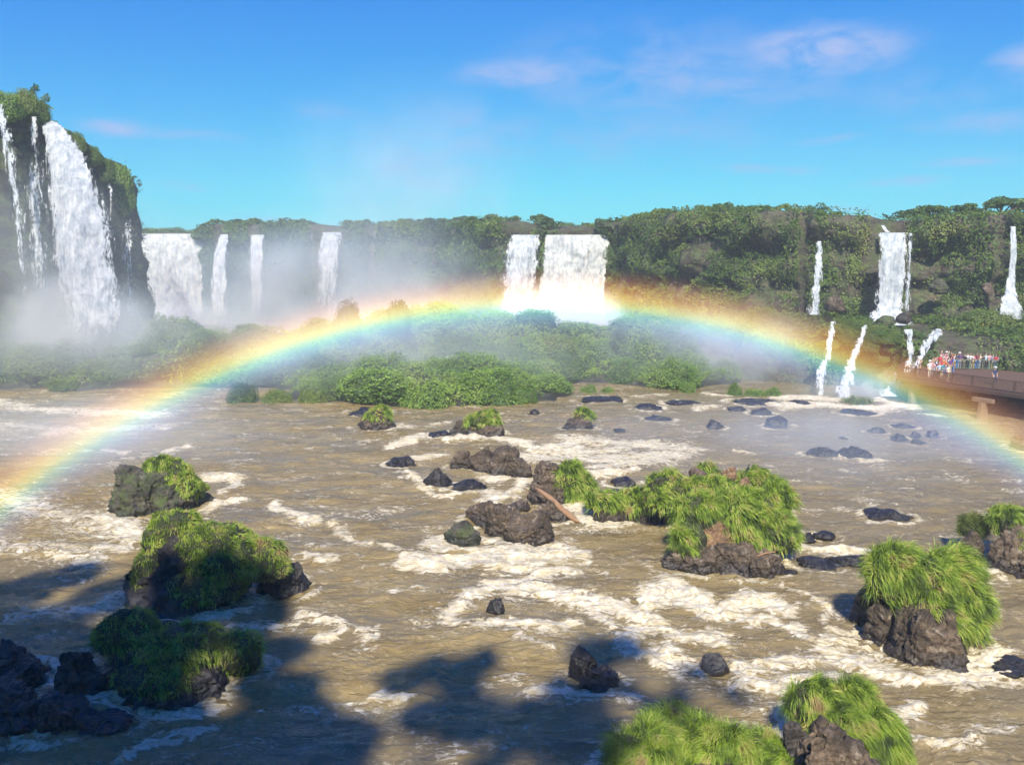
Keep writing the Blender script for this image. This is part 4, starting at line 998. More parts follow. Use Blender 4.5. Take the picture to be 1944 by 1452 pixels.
def railing(a, b, mat, sp=.16, pr=.014, h=1.1, post=2.0, name='railing', pk=True):
    mb = MB(); d = b - a; L = np.linalg.norm(d); rz = math.atan2(d[1], d[0])
    edge(mb, a, b, ZD + h - .06, ZD + h, .09); edge(mb, a, b, ZD + .12, ZD + .17, .05)
    for k in range(int(L / post) + 1):
        q = a + d * min(1, k * post / L); mb.box(wl(q, ZD + h / 2), (.1, .1, h - .07), rz)
    if pk:
        for k in range(int(L / sp)):
            q = a + d * (k + .5) * sp / L; mb.box(wl(q, ZD + .17 + (h - .24) / 2), (pr * 2, pr * 2, h - .24), rz)
    mb.build(name, mat, we)
dn = unit(np.array([[-(B - A)[1], (B - A)[0]]]))[0] * -.12
railing(A, B, M['railbrown'], .115, .018); railing(B, C2, M['railbrown'], .115, .018)
railing(A, np.array([43.0, 92.5]), M['railbrown'], .115, .018)
R0 = np.array([X(1812, 92.5), 92.5]); R1 = np.array([X(1918, 92.5), 92.0])
railing(R0, R1, M['railgreen'], .2, .014)
railing(np.array([43.0, 92.5]), np.array([47.5, 98.4]), M['railgreen'], .2, .014)
railing(R1, np.array([58, 98.4]), M['railgreen'], .2, .014)
for p in (P(1735, 735, 85.5), P(1868, 780, 76.5)):
    q = MB(); c_ = p[:2] + np.array([.3, .8]); q.tube([wl(c_, -1.5), wl(c_, .8), wl(c_, ZD - .95)], [.55, .42, .40], 8, wob=.06); q.box(wl(c_, ZD - .78), (1.9, .5, .35), -1.05); q.build('pier', M['pier'], we)
for p in ((50, 92), (56, 84), (55, 66), (46, 88)):
    q = MB(); q.box(wl(np.array(p), (ZD - .15) / 2 - .6), (.8, .8, ZD + 1.0), .3); q.build('pier', M['pier'], we)

# ------------------------------------------------------------------ people
def cmat(name, c): return flat(name, c, .8)
SK = [cmat('light skin', (.55, .33, .23)), cmat('tan skin', (.38, .21, .13)), cmat('brown skin', (.2, .11, .07))]
HR = {'dark': cmat('dark hair', (.025, .018, .015)), 'brown': cmat('brown hair', (.10, .055, .03)), 'blond': cmat('fair hair', (.42, .29, .14)), 'grey': cmat('grey hair', (.4, .39, .37))}
CL = {'white': (.82, .82, .80), 'pink': (.75, .38, .42), 'red': (.65, .06, .07), 'orange': (.80, .26, .07), 'teal': (.03, .26, .33), 'navy': (.03, .05, .13), 'black': (.025, .025, .03),
      'grey': (.33, .33, .35), 'pale blue': (.45, .6, .72), 'blue': (.08, .2, .5), 'purple': (.14, .05, .22), 'tan': (.52, .38, .22), 'khaki': (.3, .26, .16), 'cream': (.72, .66, .52), 'maroon': (.22, .03, .05), 'green': (.1, .24, .1), 'yellow': (.75, .6, .15)}
CM = {k: cmat(k + ' cloth', v) for k, v in CL.items()}
def body_mesh(pose, fem=False):
    """one continuous skinned figure, z up, facing -y; material slots: skin, shirt, trousers, hair, shoes"""
    s = .93 if fem else 1.0
    sw = .175 if fem else .20
    J = {'pel': (0, 0, .95), 'wst': (0, 0, 1.08), 'chs': (0, .0, 1.30), 'nk': (0, .0, 1.46), 'hd0': (0, -.01, 1.55), 'hd1': (0, -.02, 1.66), 'hd2': (0, -.01, 1.725),
         'nose': (0, -.115, 1.625)}
    Rr = {'pel': .145, 'wst': .125, 'chs': .15, 'nk': .058, 'hd0': .075, 'hd1': .10, 'hd2': .062, 'nose': .018}
    E = [('pel', 'wst'), ('wst', 'chs'), ('chs', 'nk'), ('nk', 'hd0'), ('hd0', 'hd1'), ('hd1', 'hd2'), ('hd1', 'nose')]
    arms = {'stand': ((.25, .02, 1.15), (.24, -.06, .90)), 'lean': ((.26, -.10, 1.18), (.16, -.36, 1.12)), 'photo': ((.25, -.14, 1.22), (.10, -.34, 1.50)), 'hip': ((.33, .05, 1.18), (.2, -.05, 1.02))}[pose]
    lean = {'lean': -.10, 'photo': .0}.get(pose, 0)
    for sd_, g in ((1, 'r'), (-1, 'l')):
        aa = arms if not (pose == 'photo' and sd_ < 0) else ((.27, -.1, 1.2), (.12, -.36, 1.46))
        if pose == 'hip' and sd_ < 0: aa = ((.25, .02, 1.15), (.24, -.06, .90))
        el = np.array(aa[0]) * (sd_, 1, 1); wr = np.array(aa[1]) * (sd_, 1, 1)
        d = (wr - el) / np.linalg.norm(wr - el)
        J['sh' + g] = (sd_ * sw, 0, 1.40); J['el' + g] = tuple(el); J['wr' + g] = tuple(wr); pl = wr + d * .07; J['pm' + g] = tuple(pl)
        Rr.update({'sh' + g: .062, 'el' + g: .043, 'wr' + g: .028, 'pm' + g: .036})
        E += [('chs', 'sh' + g), ('sh' + g, 'el' + g), ('el' + g, 'wr' + g), ('wr' + g, 'pm' + g)]
        side = np.cross(d, (0, 0, 1.)) if abs(d[2]) < .9 else np.array([0, 1., 0]); side /= np.linalg.norm(side)
        for k, (o_, ln) in enumerate(((-.03, .07), (-.01, .085), (.01, .08), (.03, .062))):
            a = pl + side * o_ + d * .02; J[f'f{k}' + g] = tuple(a + d * ln * .5); J[f'g{k}' + g] = tuple(a + d * ln + np.array([0, .015, -.015]))
            Rr.update({f'f{k}' + g: .010, f'g{k}' + g: .008}); E += [('pm' + g, f'f{k}' + g), (f'f{k}' + g, f'g{k}' + g)]
        J['t' + g] = tuple(wr + d * .05 - side * .06); Rr['t' + g] = .011; E.append(('wr' + g, 't' + g))
        st = .03 if pose in ('lean', 'hip') else 0
        J['hp' + g] = (sd_ * .095, 0, .88); J['kn' + g] = (sd_ * .105, -.03 + st * sd_, .49); J['an' + g] = (sd_ * .11, .02 + st * 3 * sd_, .09); J['to' + g] = (sd_ * .125, -.13 + st * 3 * sd_, .045)
        Rr.update({'hp' + g: .098, 'kn' + g: .062, 'an' + g: .045, 'to' + g: .042}); E += [('pel', 'hp' + g), ('hp' + g, 'kn' + g), ('kn' + g, 'an' + g), ('an' + g, 'to' + g)]
    ks = list(J); ix = {k: i for i, k in enumerate(ks)}
    V = np.array([J[k] for k in ks], float)
    V[:, 1] += lean * np.clip(V[:, 2] - .95, 0, 1) * 1.6
    me = bpy.data.meshes.new('tmp'); me.from_pydata([tuple(v * s) for v in V], [(ix[a], ix[b]) for a, b in E], [])
    o = bpy.data.objects.new('tmp', me); COL.objects.link(o)
    o.modifiers.new('s', 'SKIN'); o.modifiers.new('u', 'SUBSURF').levels = 1
    for i, k in enumerate(ks):
        sv = me.skin_vertices[0].data[i]; r = Rr[k] * s; sv.radius = (r, r * (.72 if k in ('wst', 'chs', 'pel') else 1)); sv.use_root = (k == 'pel')
    dg = bpy.context.evaluated_depsgraph_get(); ev = o.evaluated_get(dg)
    m2 = bpy.data.meshes.new_from_object(ev, depsgraph=dg)
    bpy.data.objects.remove(o); m2.name = 'person'
    m2.materials.clear()
    for mm in (SK[0], CM['white'], CM['navy'], HR['dark'], CM['black']): m2.materials.append(mm)
    wr = {g: V[ix['wr' + g]] * s for g in 'rl'}; el = {g: V[ix['el' + g]] * s for g in 'rl'}; hd = V[ix['hd1']] * s
    for f in m2.polygons:
        c = np.array(f.center); z = c[2] / s; mi = 1
        g = 'r' if c[0] > 0 else 'l'
        onarm = np.linalg.norm(c - el[g]) < .10 or np.linalg.norm(c - wr[g]) < .16 or np.linalg.norm(c - (wr[g] + el[g]) / 2) < .13
        q = c - hd
        if np.linalg.norm(q) < .2 and z > 1.49:
            mi = 3 if (q[2] > .045 * s or q[1] > .035 * s) else 0
            if fem and q[1] > .0: mi = 3
        elif z > 1.47: mi = 0
        elif onarm and abs(c[0]) > .04 and np.linalg.norm(c - el[g]) > .02: mi = 0 if np.linalg.norm(c - V[ix['sh' + g]] * s) > .2 else 1
        elif z < .07: mi = 4
        elif z < .97: mi = 2
        f.material_index = mi; f.use_smooth = True
    return m2
PM = {(p, f): body_mesh(p, f) for p in ('stand', 'lean', 'photo', 'hip') for f in (False, True)}
posew = {'stand': 'standing', 'lean': 'leaning on the railing', 'photo': 'raising a camera', 'hip': 'hand on hip'}
used_lab = {}
def hat_mesh(c):
    mb = MB(); mb.tube([(0, 0, 0), (0, 0, .015)], [.17, .165], 14); mb.tube([(0, 0, .016), (0, 0, .07), (0, 0, .11)], [.105, .10, .06], 12)
    return mb
def person(x, y, face, top, bot, hair, pose='stand', fem=False, hat=None, extra='', sk=0, sc=1.0, short=False):
    me = PM[(pose, fem)]
    o = bpy.data.objects.new('person', me); COL.objects.link(o)
    o.location = (x, y, ZD + .005); o.rotation_euler = (0, 0, face); o.scale = (sc, sc, sc)
    for i, m in enumerate((SK[sk], CM[top], CM[bot], HR[hair], CM['black'])):
        o.material_slots[i].link = 'OBJECT'; o.material_slots[i].material = m
    lab = f'{hair} haired person in {top} top, {posew[pose]} {extra}'.strip()
    if hat:
        lab = f'person in {hat} hat and {top} top, {posew[pose]} {extra}'
        h = hat_mesh(hat).build('hat', CM[hat], o); h.location = (0, -.01 + (-.11 if pose == 'lean' else 0), 1.705 * (.93 if fem else 1))
    tag(o, lab, 'person', 'visitors on the walkway')
    used_lab.setdefault(lab, []).append(o)
    return o
# front strip (position from the photo, on the deck)
def D(px, py): q = G(px, py, ZD); return q[0], q[1]
def pp(px, py, *a, **k):
    x, y = D(px, py); return person(x, y, *a, **k)
pp(1722, 712, -.9, 'white', 'khaki', 'dark', 'hip', extra='at the tip of the walkway')
pp(1741, 712, 1.2, 'white', 'grey', 'dark', 'photo', extra='beside the walkway tip')
pp(1746, 711, -2.0, 'grey', 'navy', 'brown', 'stand', True, extra='behind the walkway tip')
pp(1763, 717, .3, 'white', 'cream', 'dark', 'stand', hat='white', extra='at the front rail')
pp(1768, 713, -.5, 'pink', 'grey', 'brown', 'stand', True, extra='behind the white hatted person')
pp(1787, 721, .6, 'teal', 'tan', 'brown', 'lean', extra='in the middle of the front rail')
pp(1782, 719, -.3, 'pale blue', 'tan', 'blond', 'stand', True, extra='beside the teal topped person')
pp(1799, 725, .5, 'cream', 'khaki', 'grey', 'hip', extra='at the front rail')
pp(1887, 731, .2, 'navy', 'navy', 'dark', 'stand', hat='white', extra='alone between the two railings')
# cluster left
cols = ['pink', 'red', 'orange', 'white', 'tan', 'pale blue', 'purple', 'black', 'navy', 'grey', 'maroon', 'cream', 'blue']
bots = ['navy', 'black', 'khaki', 'grey', 'blue', 'tan']
hs = ['dark', 'brown', 'blond', 'dark', 'grey']
poses = ['photo', 'stand', 'lean', 'hip', 'photo', 'stand']
rs = np.random.default_rng(12)
spots = []
left = [(1771, 706, 'tan'), (1778, 702, 'pink'), (1783, 703, 'red'), (1789, 708, 'orange'), (1794, 712, 'orange'), (1786, 711, 'red'), (1795, 703, 'pink'), (1801, 706, 'white'), (1803, 711, 'purple'), (1776, 710, 'pale blue'), (1808, 708, 'blue'), (1792, 699, 'grey'), (1785, 698, 'pink'), (1781, 715, 'maroon'), (1806, 702, 'maroon'), (1771, 716, 'pink')]
for i, (px, py, c) in enumerate(left):
    pp(px, py, rs.uniform(-1.4, 1.4), c, bots[i % 6], hs[(i * 3) % 5], poses[(i * 5 + 1) % 6] if i % 3 else 'photo', i % 2 == 1, extra='in the crowd left of the railing', sk=int(rs.integers(2)), sc=rs.uniform(.93, 1.04))
# row behind the green railing and a second row
row = ['black', 'white', 'navy', 'purple', 'black', 'white', 'white', 'pink', 'maroon', 'cream', 'black', 'pale blue', 'pink', 'blue', 'red', 'white', 'white', 'red']
for i, c in enumerate(row):
    t = (i + .5) / len(row); q = R0 + (R1 - R0) * t + np.array([rs.uniform(-.08, .08), .42])
    person(q[0], q[1], rs.uniform(-.5, .5), c, bots[(i * 5) % 6], hs[(i * 2) % 5], ('lean', 'photo', 'lean', 'stand')[i % 4], i % 3 == 1, extra='at the green railing', sk=int(rs.integers(2)), sc=rs.uniform(.93, 1.04))
row2 = ['white', 'navy', 'pink', 'black', 'white', 'grey', 'red', 'white', 'purple', 'tan', 'white', 'black', 'orange', 'grey', 'pink']
for i, c in enumerate(row2):
    t = (i + .3) / len(row2) * (.62 if i < 11 else 1); q = R0 + (R1 - R0) * t + np.array([rs.uniform(-.2, .2), 1.5 + rs.uniform(0, 1.6)])
    person(q[0], q[1], rs.uniform(-1.5, 1.5), c, bots[(i * 3 + 1) % 6], hs[(i * 4) % 5], poses[i % 6], i % 2 == 0, hat=('white' if i % 5 == 2 else None), extra='behind the railing row', sk=int(rs.integers(3)), sc=rs.uniform(.93, 1.05))

row3 = ['pink', 'white', 'navy', 'cream', 'red', 'grey', 'white', 'black', 'pale blue', 'purple', 'white', 'tan', 'maroon', 'white', 'yellow', 'blue', 'pink', 'white']
seen3 = {}
for i, c in enumerate(row3):
    t = (i + .5) / len(row3) * .95 - .12; q = R0 + (R1 - R0) * t + np.array([rs.uniform(-.2, .2), 3.6 + rs.uniform(0, 1.5)])
    hr = hs[(i * 2 + seen3.get(c, 0)) % 5]; seen3[c] = seen3.get(c, 0) + 1
    person(q[0], q[1], rs.uniform(-1.0, 1.0), c, bots[(i * 3 + 2) % 6], hr, poses[(i * 2) % 6], i % 2 == 1, extra='at the back of the crowd', sk=int(rs.integers(3)), sc=rs.uniform(.97, 1.06))
# no two labels alike unless nothing tells the people apart
for lab, obs in used_lab.items():
    if len(obs) > 1:
        obs.sort(key=lambda o: o.location.x / o.location.y)
        for o, wd in zip(obs, ('leftmost', 'next', 'third', 'fourth')): o['label'] = lab + ', ' + wd
for o in bpy.data.objects:
    l = o.get('label')
    if l and o.get('category') == 'person' and len(l.split()) > 16: o['label'] = l.replace('leaning on the railing', 'leaning forward').replace(' in the crowd left of the railing', ' left of the railing').replace('in the middle of the front rail', 'at mid front rail')

# ------------------------------------------------------------------ river
FO = []
def S(pts, w, a):
    """foam streak along photo points on the water; w in metres (half width)"""
    q = [G(x, y)[:2] for x, y in pts]
    for i in range(len(q) - 1):
        FO.append((q[i], q[i + 1], w, a))
S([(790, 1062), (860, 1068), (935, 1060), (1000, 1050), (1080, 1048)], .9, 1.2)
S([(845, 1030), (900, 1045), (960, 1062), (1030, 1072)], .8, .8)
S([(930, 1020), (970, 1035), (1060, 1045)], .6, 1.0)
S([(868, 1160), (890, 1130), (960, 1105), (1030, 1088), (1090, 1085)], .7, 1.0)
S([(930, 1110), (1000, 1110), (1080, 1130), (1160, 1148), (1240, 1180)], .8, 1.15)
S([(880, 1175), (930, 1190), (1000, 1195), (1080, 1180)], .45, .75)
S([(1235, 1140), (1275, 1118), (1310, 1125)], .9, 1.5)
S([(1310, 1140), (1360, 1160), (1420, 1135), (1480, 1150)], .7, 1.15)
S([(1345, 1165), (1440, 1170), (1500, 1190)], .6, .9)
S([(1250, 1180), (1215, 1215), (1235, 1245), (1290, 1235)], .6, 1.0)
S([(1230, 1190), (1300, 1200), (1380, 1215)], .6, .8)
S([(1375, 1288), (1430, 1290), (1500, 1300), (1600, 1290)], .5, .9)
S([(1390, 1262), (1480, 1255), (1600, 1240)], .5, .75)
S([(1490, 1110), (1560, 1150), (1590, 1190), (1700, 1230)], .4, .6)
S([(1560, 1235), (1680, 1265), (1800, 1280), (1930, 1275)], .6, .85)
S([(1830, 1262), (1870, 1248), (1890, 1235)], .5, 1.3)
S([(1500, 1205), (1600, 1215), (1680, 1245)], .4, .6)
S([(1120, 1155), (1200, 1210), (1290, 1260)], .5, .6)
S([(1460, 1390), (1480, 1360), (1500, 1350)], .3, 1.3)
S([(1700, 1360), (1750, 1350), (1760, 1340)], .3, .8)
S([(1690, 1390), (1800, 1400), (1900, 1395)], .3, .5)
S([(1010, 1315), (1100, 1320), (1200, 1322)], .4, .7)
S([(980, 1215), (1050, 1225)], .4, .5)
# middle distance rapids
S([(730, 845), (800, 830), (850, 828)], .8, 1.0)
S([(855, 835), (930, 832), (1000, 842)], .7, 1.3)
S([(960, 835), (1020, 852), (1100, 858), (1180, 850)], 1.0, .95)
S([(1050, 850), (1080, 843), (1100, 852)], .8, 1.3)
S([(1000, 868), (1080, 872), (1180, 870), (1280, 862)], 1.2, .85)
S([(1080, 835), (1180, 838), (1300, 850)], 1.4, .72)
S([(1120, 890), (1200, 885), (1260, 875)], .9, .7)
S([(1110, 905), (1170, 897), (1215, 895)], .5, 1.0)
S([(1000, 905), (985, 925), (950, 945), (925, 955)], .6, 1.2)
S([(930, 905), (985, 898), (1000, 893)], .6, 1.0)
S([(1085, 968), (1110, 980), (1150, 990)], .6, 1.3)
S([(780, 870), (840, 862)], .5, .9)
S([(770, 895), (790, 915), (830, 935), (900, 938)], .4, .8)
S([(930, 935), (980, 940)], .5, .7)
S([(720, 800), (780, 810), (850, 800)], .6, .5)
S([(1480, 770), (1560, 768), (1660, 775), (1720, 770)], 1.2, 1.3)
S([(1490, 755), (1580, 757)], 1.2, 1.3)
S([(1660, 757), (1700, 768), (1730, 775)], .8, 1.2)
S([(1740, 785), (1790, 790)], .5, .6)
S([(1335, 745), (1390, 750)], .6, .9)
S([(1200, 752), (1260, 750)], .5, .7)
S([(1320, 775), (1370, 772)], .6, .7)
S([(1590, 868), (1640, 872), (1680, 875)], .4, .6)
S([(1400, 855), (1420, 858)], .4, .8)
S([(1500, 1035), (1590, 1042), (1650, 1050)], .45, 1.2)
S([(1500, 1010), (1560, 1020)], .4, .8)
S([(1750, 1085), (1800, 1090)], .3, .7)
# left
S([(195, 985), (240, 1000), (270, 1025)], .9, 1.1)
S([(200, 1040), (260, 1045)], .5, .8)
S([(-40, 760), (60, 775), (180, 782), (300, 790)], 1.4, .62)
S([(0, 810), (120, 820), (300, 812)], 1.5, .45)
S([(390, 905), (440, 905), (465, 915), (420, 930)], .5, .9)
S([(400, 962), (450, 955)], .5, 1.0)
S([(515, 962), (550, 980), (595, 988)], .6, .95)
S([(320, 855), (345, 845), (362, 850)], .5, .9)
S([(190, 852), (230, 857)], .5, .7)
S([(-40, 930), (60, 960), (140, 985), (200, 1010)], 1.5, .5)
S([(-60, 1030), (60, 1040), (180, 1060)], 1.2, .48)
S([(20, 1180), (90, 1165), (190, 1160)], .7, .45)
S([(560, 1050), (620, 1058)], .5, .8)
S([(610, 1200), (650, 1190)], .4, 1.0)
S([(560, 1165), (640, 1170), (720, 1210)], .4, .5)
S([(720, 1325), (770, 1338)], .3, 1.0)
S([(640, 990), (700, 1025), (770, 1045)], .4, .5)
S([(240, 1440), (290, 1405), (400, 1385)], .35, .65)
S([(270, 1165), (330, 1175)], .3, 1.0)
S([(450, 1190), (560, 1180)], .4, .5)
FO_A = FO
def foam_field(x, y):
    f = np.zeros_like(x)
    wx = x + 0; wyv = y + 0
    for a, b, w, am in FO_A:
        ax, ay = a; bx, by = b; dx, dy = bx - ax, by - ay; L2 = dx * dx + dy * dy + 1e-9
        m = (x > min(ax, bx) - 5) & (x < max(ax, bx) + 5) & (y > min(ay, by) - 8) & (y < max(ay, by) + 8)
        if not m.any(): continue
        xm, ym = x[m], y[m]
        t = np.clip(((xm - ax) * dx + (ym - ay) * dy) / L2, 0, 1)
        ex = xm - ax - t * dx; ey = (ym - ay - t * dy)
        d = np.sqrt(ex ** 2 + (ey * .62) ** 2) / (w * .72)
        f[m] = np.maximum(f[m], am * np.exp(-d * d * .8))
    return f
nr, nc = 900, 620
Yr_ = 17 * (250 / 17.) ** np.linspace(0, 1, nr)
ua = np.linspace(-1, 1, nc); u = ua * .85
YY = np.repeat(Yr_, nc).reshape(nr, nc); XX = YY * u[None] * (1 - 0 * YY)
pf = np.stack([XX, YY, 0 * XX], -1).reshape(-1, 3)
warp = np.stack([fbm(pf * .45 + 11 * i, 3, 60 + i) for i in range(2)], 1) * .9
x, y = pf[:, 0] + warp[:, 0], pf[:, 1] + warp[:, 1]
f = foam_field(x, y)
rk = np.zeros(len(pf))
for rx_, ry_, ra, rb in ROCKS:
    m = (np.abs(pf[:, 0] - rx_) < ra * 2.2 + 1.5) & (np.abs(pf[:, 1] - ry_) < rb * 2.2 + 1.5)
    if not m.any(): continue
    xx = (pf[m, 0] - rx_ ); yy = (pf[m, 1] - ry_)
    d = np.sqrt((xx / (ra + .25)) ** 2 + (yy / (rb + .25)) ** 2)
    g = np.exp(-((d - 1.0) / .16) ** 2) * (.42 + .4 * vn(pf[m] * .8, 8)) * min(1, ra / 1.2)
    rk[m] = np.maximum(rk[m], g)
f = np.maximum(f, np.clip(rk, 0, 1))
dist = pf[:, 1]
# wave heights
big = fbm(pf * np.array([.20, .38, 1]), 3, 70) * .26
mid = fbm(pf * np.array([.6, 1.3, 1]) + warp.mean(), 3, 71) * .12
rdg = (1 - np.abs(fbm(pf * np.array([.9, 1.6, 1]) + 5, 4, 72)) * 2.2)
calm = 1 - .55 * sst(6, 30, pf[:, 0]) * sst(55, 70, pf[:, 1])
z = (big + mid) * calm + np.clip(rdg, 0, 1) ** 2 * .07 * calm
chop_ = fbm(pf * np.array([1.6, 2.2, 1]), 4, 73)
z = z + np.clip(f, 0, 1.3) * (.08 + .20 * np.clip(chop_, -.4, 1) + .10 * (1 - np.abs(fbm(pf * np.array([.8, 1.2, 1]), 4, 75)) * 2.4))
z = z * np.interp(pf[:, 1], [17, 150, 250], [1, 1, .5]) 
pf[:, 2] = z - .05
cap = np.clip(fbm(pf * np.array([.5, .9, 1]) + 30, 4, 74), -1, 1)
frame = mk('river', pf, grid_faces(nr, nc), [], smooth=True, attrs={'foam': f, 'cap': cap * calm})
tag(frame, kind='structure')

n = NT('silty river water')
p = n.pos()
foam = n.attr('foam'); capn = n.attr('cap')
w1 = n.vmath('SUBTRACT', n.noise(n.scale(p, (.5, .8, .5)), 1.0, 4, .6, out=1), (.5, .5, .5))
pw = n.vmath('ADD', p, n.scale(w1, (1.9, 1.5, 0)))
fn1 = n.noise(n.scale(pw, (.75, 1.9, 1)), 1.7, 9, .72, .9)
fn2 = n.noise(n.scale(pw, (1, 1.7, 1)), 3.6, 8, .72, .4)
ridge = n.math('SUBTRACT', 1.0, n.math('MULTIPLY', n.math('ABSOLUTE', n.math('SUBTRACT', n.noise(n.scale(pw, (.55, 1.25, 1)), 1.5, 5, .6, .8), .5)), 7.0), clamp=True)
base = n.math('ADD', n.math('MULTIPLY', foam, .35), n.math('MULTIPLY', n.math('SUBTRACT', fn1, .5), 2.3))
base = n.math('ADD', base, n.math('MULTIPLY', n.math('SUBTRACT', fn2, .5), 1.3))
ff = n.mapr(base, .38, 1.0, 0, 1)
lace = n.math('MULTIPLY', n.mapr(n.math('ADD', n.math('MULTIPLY', ridge, .66), n.math('ADD', n.math('MULTIPLY', foam, 1.05), n.math('MULTIPLY', n.math('SUBTRACT', fn2, .5), 1.0))), .62, 1.0, 0, 1, True), .85)
caps = n.mapr(n.math('ADD', capn, n.math('MULTIPLY', n.math('SUBTRACT', fn1, .5), 2.2)), .34, .56, 0, .9, True)
capx = n.math('MULTIPLY', caps, n.mapr(fn2, .44, .58))
F_ = n.math('MAXIMUM', n.math('MAXIMUM', ff, lace), capx)
calmn = n.mapr(n.noise(n.scale(pw, (.10, .28, 1)), 1, 4, .6), .42, .60)
sx = n.n('ShaderNodeSeparateXYZ', None, _0=p).outputs[0]
calmn = n.math('MAXIMUM', calmn, n.mapr(n.math('ADD', sx, n.math('MULTIPLY', n.noise(n.scale(p, (.06, .1, 1)), 1, 3), 14)), 9, 24, 0, .8))
silt = n.mix(n.mapr(n.noise(n.scale(pw, (.22, .5, 1)), 1, 4), .35, .65), (.225, .160, .060), (.315, .232, .095))
milky = n.mapr(base, .05, .6, 0, .6, True)
silt = n.mix(n.math('MULTIPLY', calmn, .55), silt, (.105, .092, .062))
strk = n.noise(n.scale(pw, (.16, 1.3, 1)), 1.6, 6, .65)
silt = n.mix(n.mapr(strk, .40, .62, .18, 0), silt, (.10, .08, .045))
silt = n.mix(milky, silt, (.50, .375, .18))
fcol = n.mix(n.mapr(n.math('ADD', n.math('MULTIPLY', fn2, .9), n.math('MULTIPLY', base, .22)), .40, .78), (.50, .41, .24), (.90, .85, .73))
r2 = n.math('SUBTRACT', 1.0, n.math('MULTIPLY', n.math('ABSOLUTE', n.math('SUBTRACT', n.noise(n.scale(pw, (.9, 2.6, 1)), 1.1, 6, .65, 1.2), .5)), 16.0), clamp=True)
scr = n.math('MULTIPLY', n.math('MULTIPLY', r2, n.mapr(n.noise(n.scale(pw, (.3, .7, 1)), 1, 5, .7), .50, .68)), n.mapr(fn2, .36, .56, 0, .75))
F_ = n.math('MAXIMUM', F_, scr)
col = n.mix(F_, silt, fcol)
h1 = n.noise(n.scale(pw, (.7, 1.7, 1)), 1.5, 6, .62); h2 = n.noise(n.scale(pw, (1, 1.6, 1)), 6.5, 4, .6)
hb = n.math('ADD', n.math('MULTIPLY', h1, .95), n.math('ADD', n.math('MULTIPLY', h2, .16), n.math('MULTIPLY', F_, .12)))
rough = n.mapr(F_, 0, 1, .10, .85)
mw = n.out(n.pbsdf(Base__Color=col, Roughness=rough, IOR=1.33, Specular__IOR__Level=.38, Normal=n.bump(n.math('MULTIPLY', hb, n.mapr(calmn, 0, 1, 1.0, .26)), .9, .34)))
frame.data.materials.clear(); frame.data.materials.append(mw)

# river bed / ground out to the horizon
q = 3000
tag(mk('ground', [(-q, -q, -2.5), (q, -q, -2.5), (q, q, -2.5), (-q, q, -2.5)], np.array([[0, 1, 2, 3]]), M['rock_moss']), kind='structure')

# ------------------------------------------------------------------ river bank and tall trees behind the viewer: they throw the shade on the near water
bx = np.linspace(-70, 60, 60); by = np.array([-9, -12, -17, -25, -40, -80])
bz = np.array([-2.4, 14, 25, 28, 30, 32.])
BX, BY = np.meshgrid(bx, by); BZ = np.repeat(bz, 60).reshape(6, 60) + fbm(np.stack([BX.ravel(), BY.ravel(), BX.ravel() * 0], 1) * .2, 3, 9).reshape(6, 60) * 1.2
tag(mk('river_bank', np.stack([BX, BY, BZ], -1).reshape(-1, 3), grid_faces(6, 60), M['rock_moss']), kind='structure')
def shade_tree(px, py, r, zc, seed, rz=1.0, hz=0.0, n=3000):
    lx = -9 if px > 700 else 0
    g = G(px, py, hz); t = (zc - hz) / SUNV[2]; c = g + SUNV * t
    zb = 25.0
    e = empty('tree', (c[0], c[1], zb)); tag(e, 'tall river bank tree behind the viewer shading the near water', 'tree', 'tall trees on the near bank')
    rs = np.random.default_rng(seed); h = zc - zb
    blobs = [((rs.uniform(-.85, .85) * r, rs.uniform(-.85, .85) * r, h + rs.uniform(-.4, .4) * r), (r * q, r * q, r * q * .8 * rz)) for q in rs.uniform(.2, .6, 8)]
    mb, rr = tree_crown(seed, blobs, n, .42, 'jungle'); mb.build('crown', [M['jungle']], e, attrs={'rnd': rr})
    tb = MB(); tb.tube([(lx, -4, -2), (lx * .6, -2, h * .5), (0, 0, h)], [.4, .28, .12], 8)
    for cc, _ in blobs: tb.tube([(lx * .25, -1, h * .75), (cc[0] * .5, cc[1] * .5, h * .9), cc], [.14, .1, .05], 5)
    tb.build('trunk', M['bark'], e)
for i, a in enumerate([(60, 1150, 3.6, 52), (-120, 1230, 5.0, 53), (130, 1300, 4.2, 51), (360, 1280, 3.2, 53), (440, 1370, 3.0, 52), (300, 1440, 3.6, 50), (100, 1450, 4.0, 52), (540, 1480, 2.6, 50), (-150, 1400, 5, 54)]):
    shade_tree(*a, seed=800 + i)
def spreading_tree(spots, base, zc, seed, n):
    e = empty('tree', (base[0], base[1], 25.0)); tag(e, 'wide spreading river bank tree behind the viewer, with a thin broken crown', 'tree', 'tall trees on the near bank')
    rs = np.random.default_rng(seed); blobs = []; off = np.array([base[0], base[1], 25.0])
    for px, py, r in spots:
        z = zc + rs.uniform(-4, 4); c = G(px, py, 0) + SUNV * (z / SUNV[2]) - off
        for q in range(3): blobs.append((tuple(c + rs.normal(size=3) * r * .8), (r * rs.uniform(.35, .8), r * rs.uniform(.35, .8), r * .5)))
    mb, rr = tree_crown(seed, blobs, n, .34, 'jungle'); mb.build('crown', [M['jungle']], e, attrs={'rnd': rr})
    tb = MB(); top = np.mean([b_[0] for b_ in blobs], 0)
    tb.tube([(0, 0, -2), (-2, -6, 9), (0, -5, 18), top * .6], [.5, .4, .25, .15], 8)
    for b_ in blobs[::3]: tb.tube([top * .6, (top * .6 + np.array(b_[0])) / 2 + np.array([0, -1, 1]), b_[0]], [.10, .07, .03], 5)
    tb.build('trunk', M['bark'], e)
